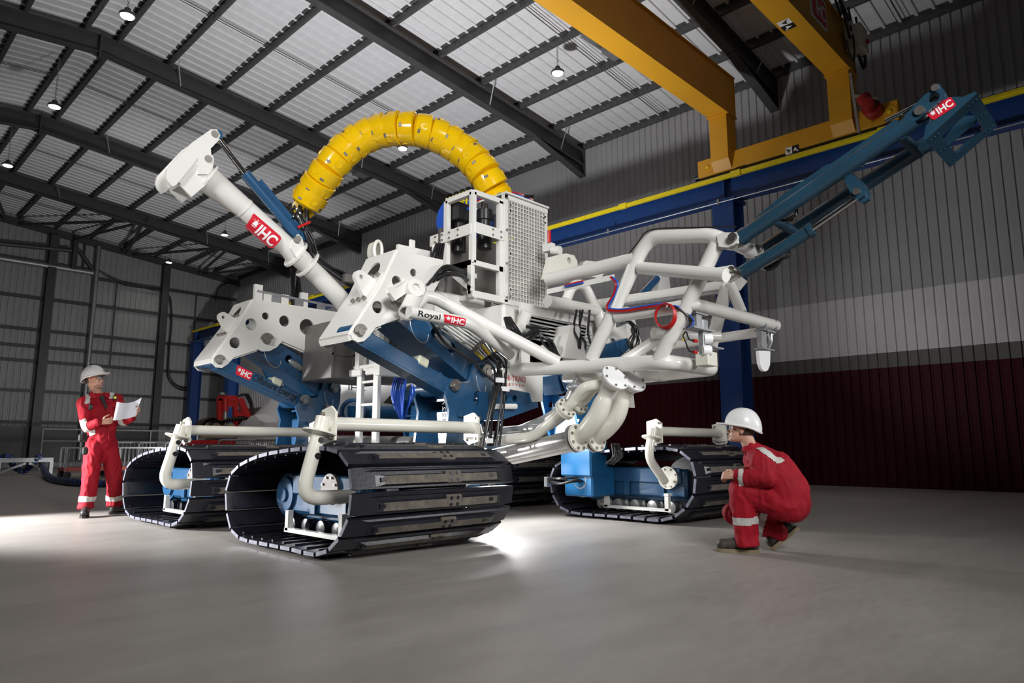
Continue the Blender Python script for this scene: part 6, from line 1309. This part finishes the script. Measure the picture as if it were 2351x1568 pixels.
# trolleys
def trolley(px, yy, label):
    p = at(px, 1070, y=yy); p.z = 0; t = empty('trolley', p, label=label, category='trolley', group='red wheeled trolleys by the gable wall'); f = MB()
    for dx in (0, 1.2):
        for dy in (0, 0.6): f.bar(p+V((dx, dy, 0.18)), p+V((dx, dy, 0.85)), 0.05, 0.05)
    for dy in (0, 0.6): f.bar(p+V((0, dy, 0.85)), p+V((1.2, dy, 0.85)), 0.04, 0.04)
    f.build('trolley_posts', 'galvanised', t, kind='stuff'); g = MB()
    for dy in (0, 0.6): g.bar(p+V((-0.02, dy, 0.24)), p+V((1.22, dy, 0.24)), 0.07, 0.07)
    for dx in (0, 1.2): g.bar(p+V((dx, 0, 0.24)), p+V((dx, 0.6, 0.24)), 0.07, 0.07)
    g.box(p+V((0.6, 0.3, 0.28)), (1.2, 0.6, 0.03)); g.build('trolley_deck', 'pink_frame', t)
    for dx in (0.06, 1.14):
        for dy in (0.0, 0.6): MB().lathe(p+V((dx, dy-0.025, 0.1)), (0, 1, 0), [(0.06, 0), (0.1, 0.005), (0.1, 0.045), (0.06, 0.05)], 14).build('caster', 'black_plastic', t)
    b = MB()
    for i in range(10): b.cyl(p+V((0.1+i*0.11, 0.6, 0.25)), p+V((0.1+i*0.11, 0.6, 0.84)), 0.01, 5)
    b.build('trolley_bars', 'galvanised', t, kind='stuff')
trolley(150, 22.6, 'red wheeled trolley to the left of the standing person'); trolley(272, 22.6, 'red wheeled trolley seen between the standing person and the track')
# white hose stand and the armoured hose
sx = at(60, 1090, z=0); hs = empty('hose_stand', sx, label='low white steel hose stand at the left picture edge', category='stand')
q0, q1 = at(-20, 1057, y=sx.y), at(122, 1057, y=sx.y); z1 = q0.z
MB().ibeam(V((q0.x, sx.y, z1)), V((q1.x, sx.y, z1)), 0.16, 0.14, 0.02, 0.02).build('top_beam', 'galvanised', hs)
for u in (0.12, 0.97): x = q0.x+(q1.x-q0.x)*u; MB().box((x, sx.y, z1/2-0.03), (0.1, 0.12, z1-0.08)).build('stand_leg', 'galvanised', hs)
for a, b in ((0.12, 0.55), (0.97, 0.6)): MB().bar((q0.x+(q1.x-q0.x)*a, sx.y, 0.06), (q0.x+(q1.x-q0.x)*b, sx.y, z1-0.1), 0.07, 0.07).build('stand_brace', 'galvanised', hs)
hz = [V((q0.x-0.4, sx.y+0.6, 0.35)), at(18, 1055, y=sx.y+0.1)+Z_*0.1, at(30, 1070, y=sx.y+0.3), at(55, 1082, y=sx.y+0.4), at(75, 1065, y=sx.y+0.1), at(90, 1052, y=sx.y)+Z_*0.05, at(98, 1070, y=sx.y-0.25)]+[at(px, py, z=0.08) for px, py in ((112, 1096), (140, 1104), (175, 1108), (215, 1110), (250, 1110), (300, 1108), (360, 1100))]
hp = spline(hz, 10); k = MB(); rs = [0.075+0.012*(i % 3 == 0) for i in range(len(hp))]; k.tube(hp, rs, 12)
ho = k.build('armoured_hose', 'blue_sleeve', None, label='dark blue armoured hose draped over the stand and lying across the floor', category='hose')
k = MB()
for i in range(2, len(hp)-2, 3): k.tube([hp[i], hp[i+1]], 0.092, 12)
k.build('hose_rings', 'black_hose', ho, kind='stuff')
# photographer's flash head on the floor behind the near track
fp = V((4.49, 5.04, 0.0)); fh = empty('flash_head', fp, label='small bright flash head on the floor behind the near track', category='lamp')
MB().lathe(fp+Z_*0.0, Z_, [(0.08, 0), (0.08, 0.02), (0.02, 0.03), (0.02, 0.2)], 16).build('flash_base', 'black_plastic', fh)
dv_ = (V((0, 0, 0.84))-fp-V((0, 0, 0.27))).normalized(); MB().lathe(fp+Z_*0.27-dv_*0.12, dv_, [(0.03, 0), (0.045, 0.01), (0.045, 0.12), (0.05, 0.13)], 18).build('flash_body', 'black_plastic', fh); MB().lathe(fp+Z_*0.27+dv_*0.011, dv_, [(0.044, 0), (0.04, 0.006), (0.001, 0.008)], 18).build('flash_tube', 'strobe_glow', fh)
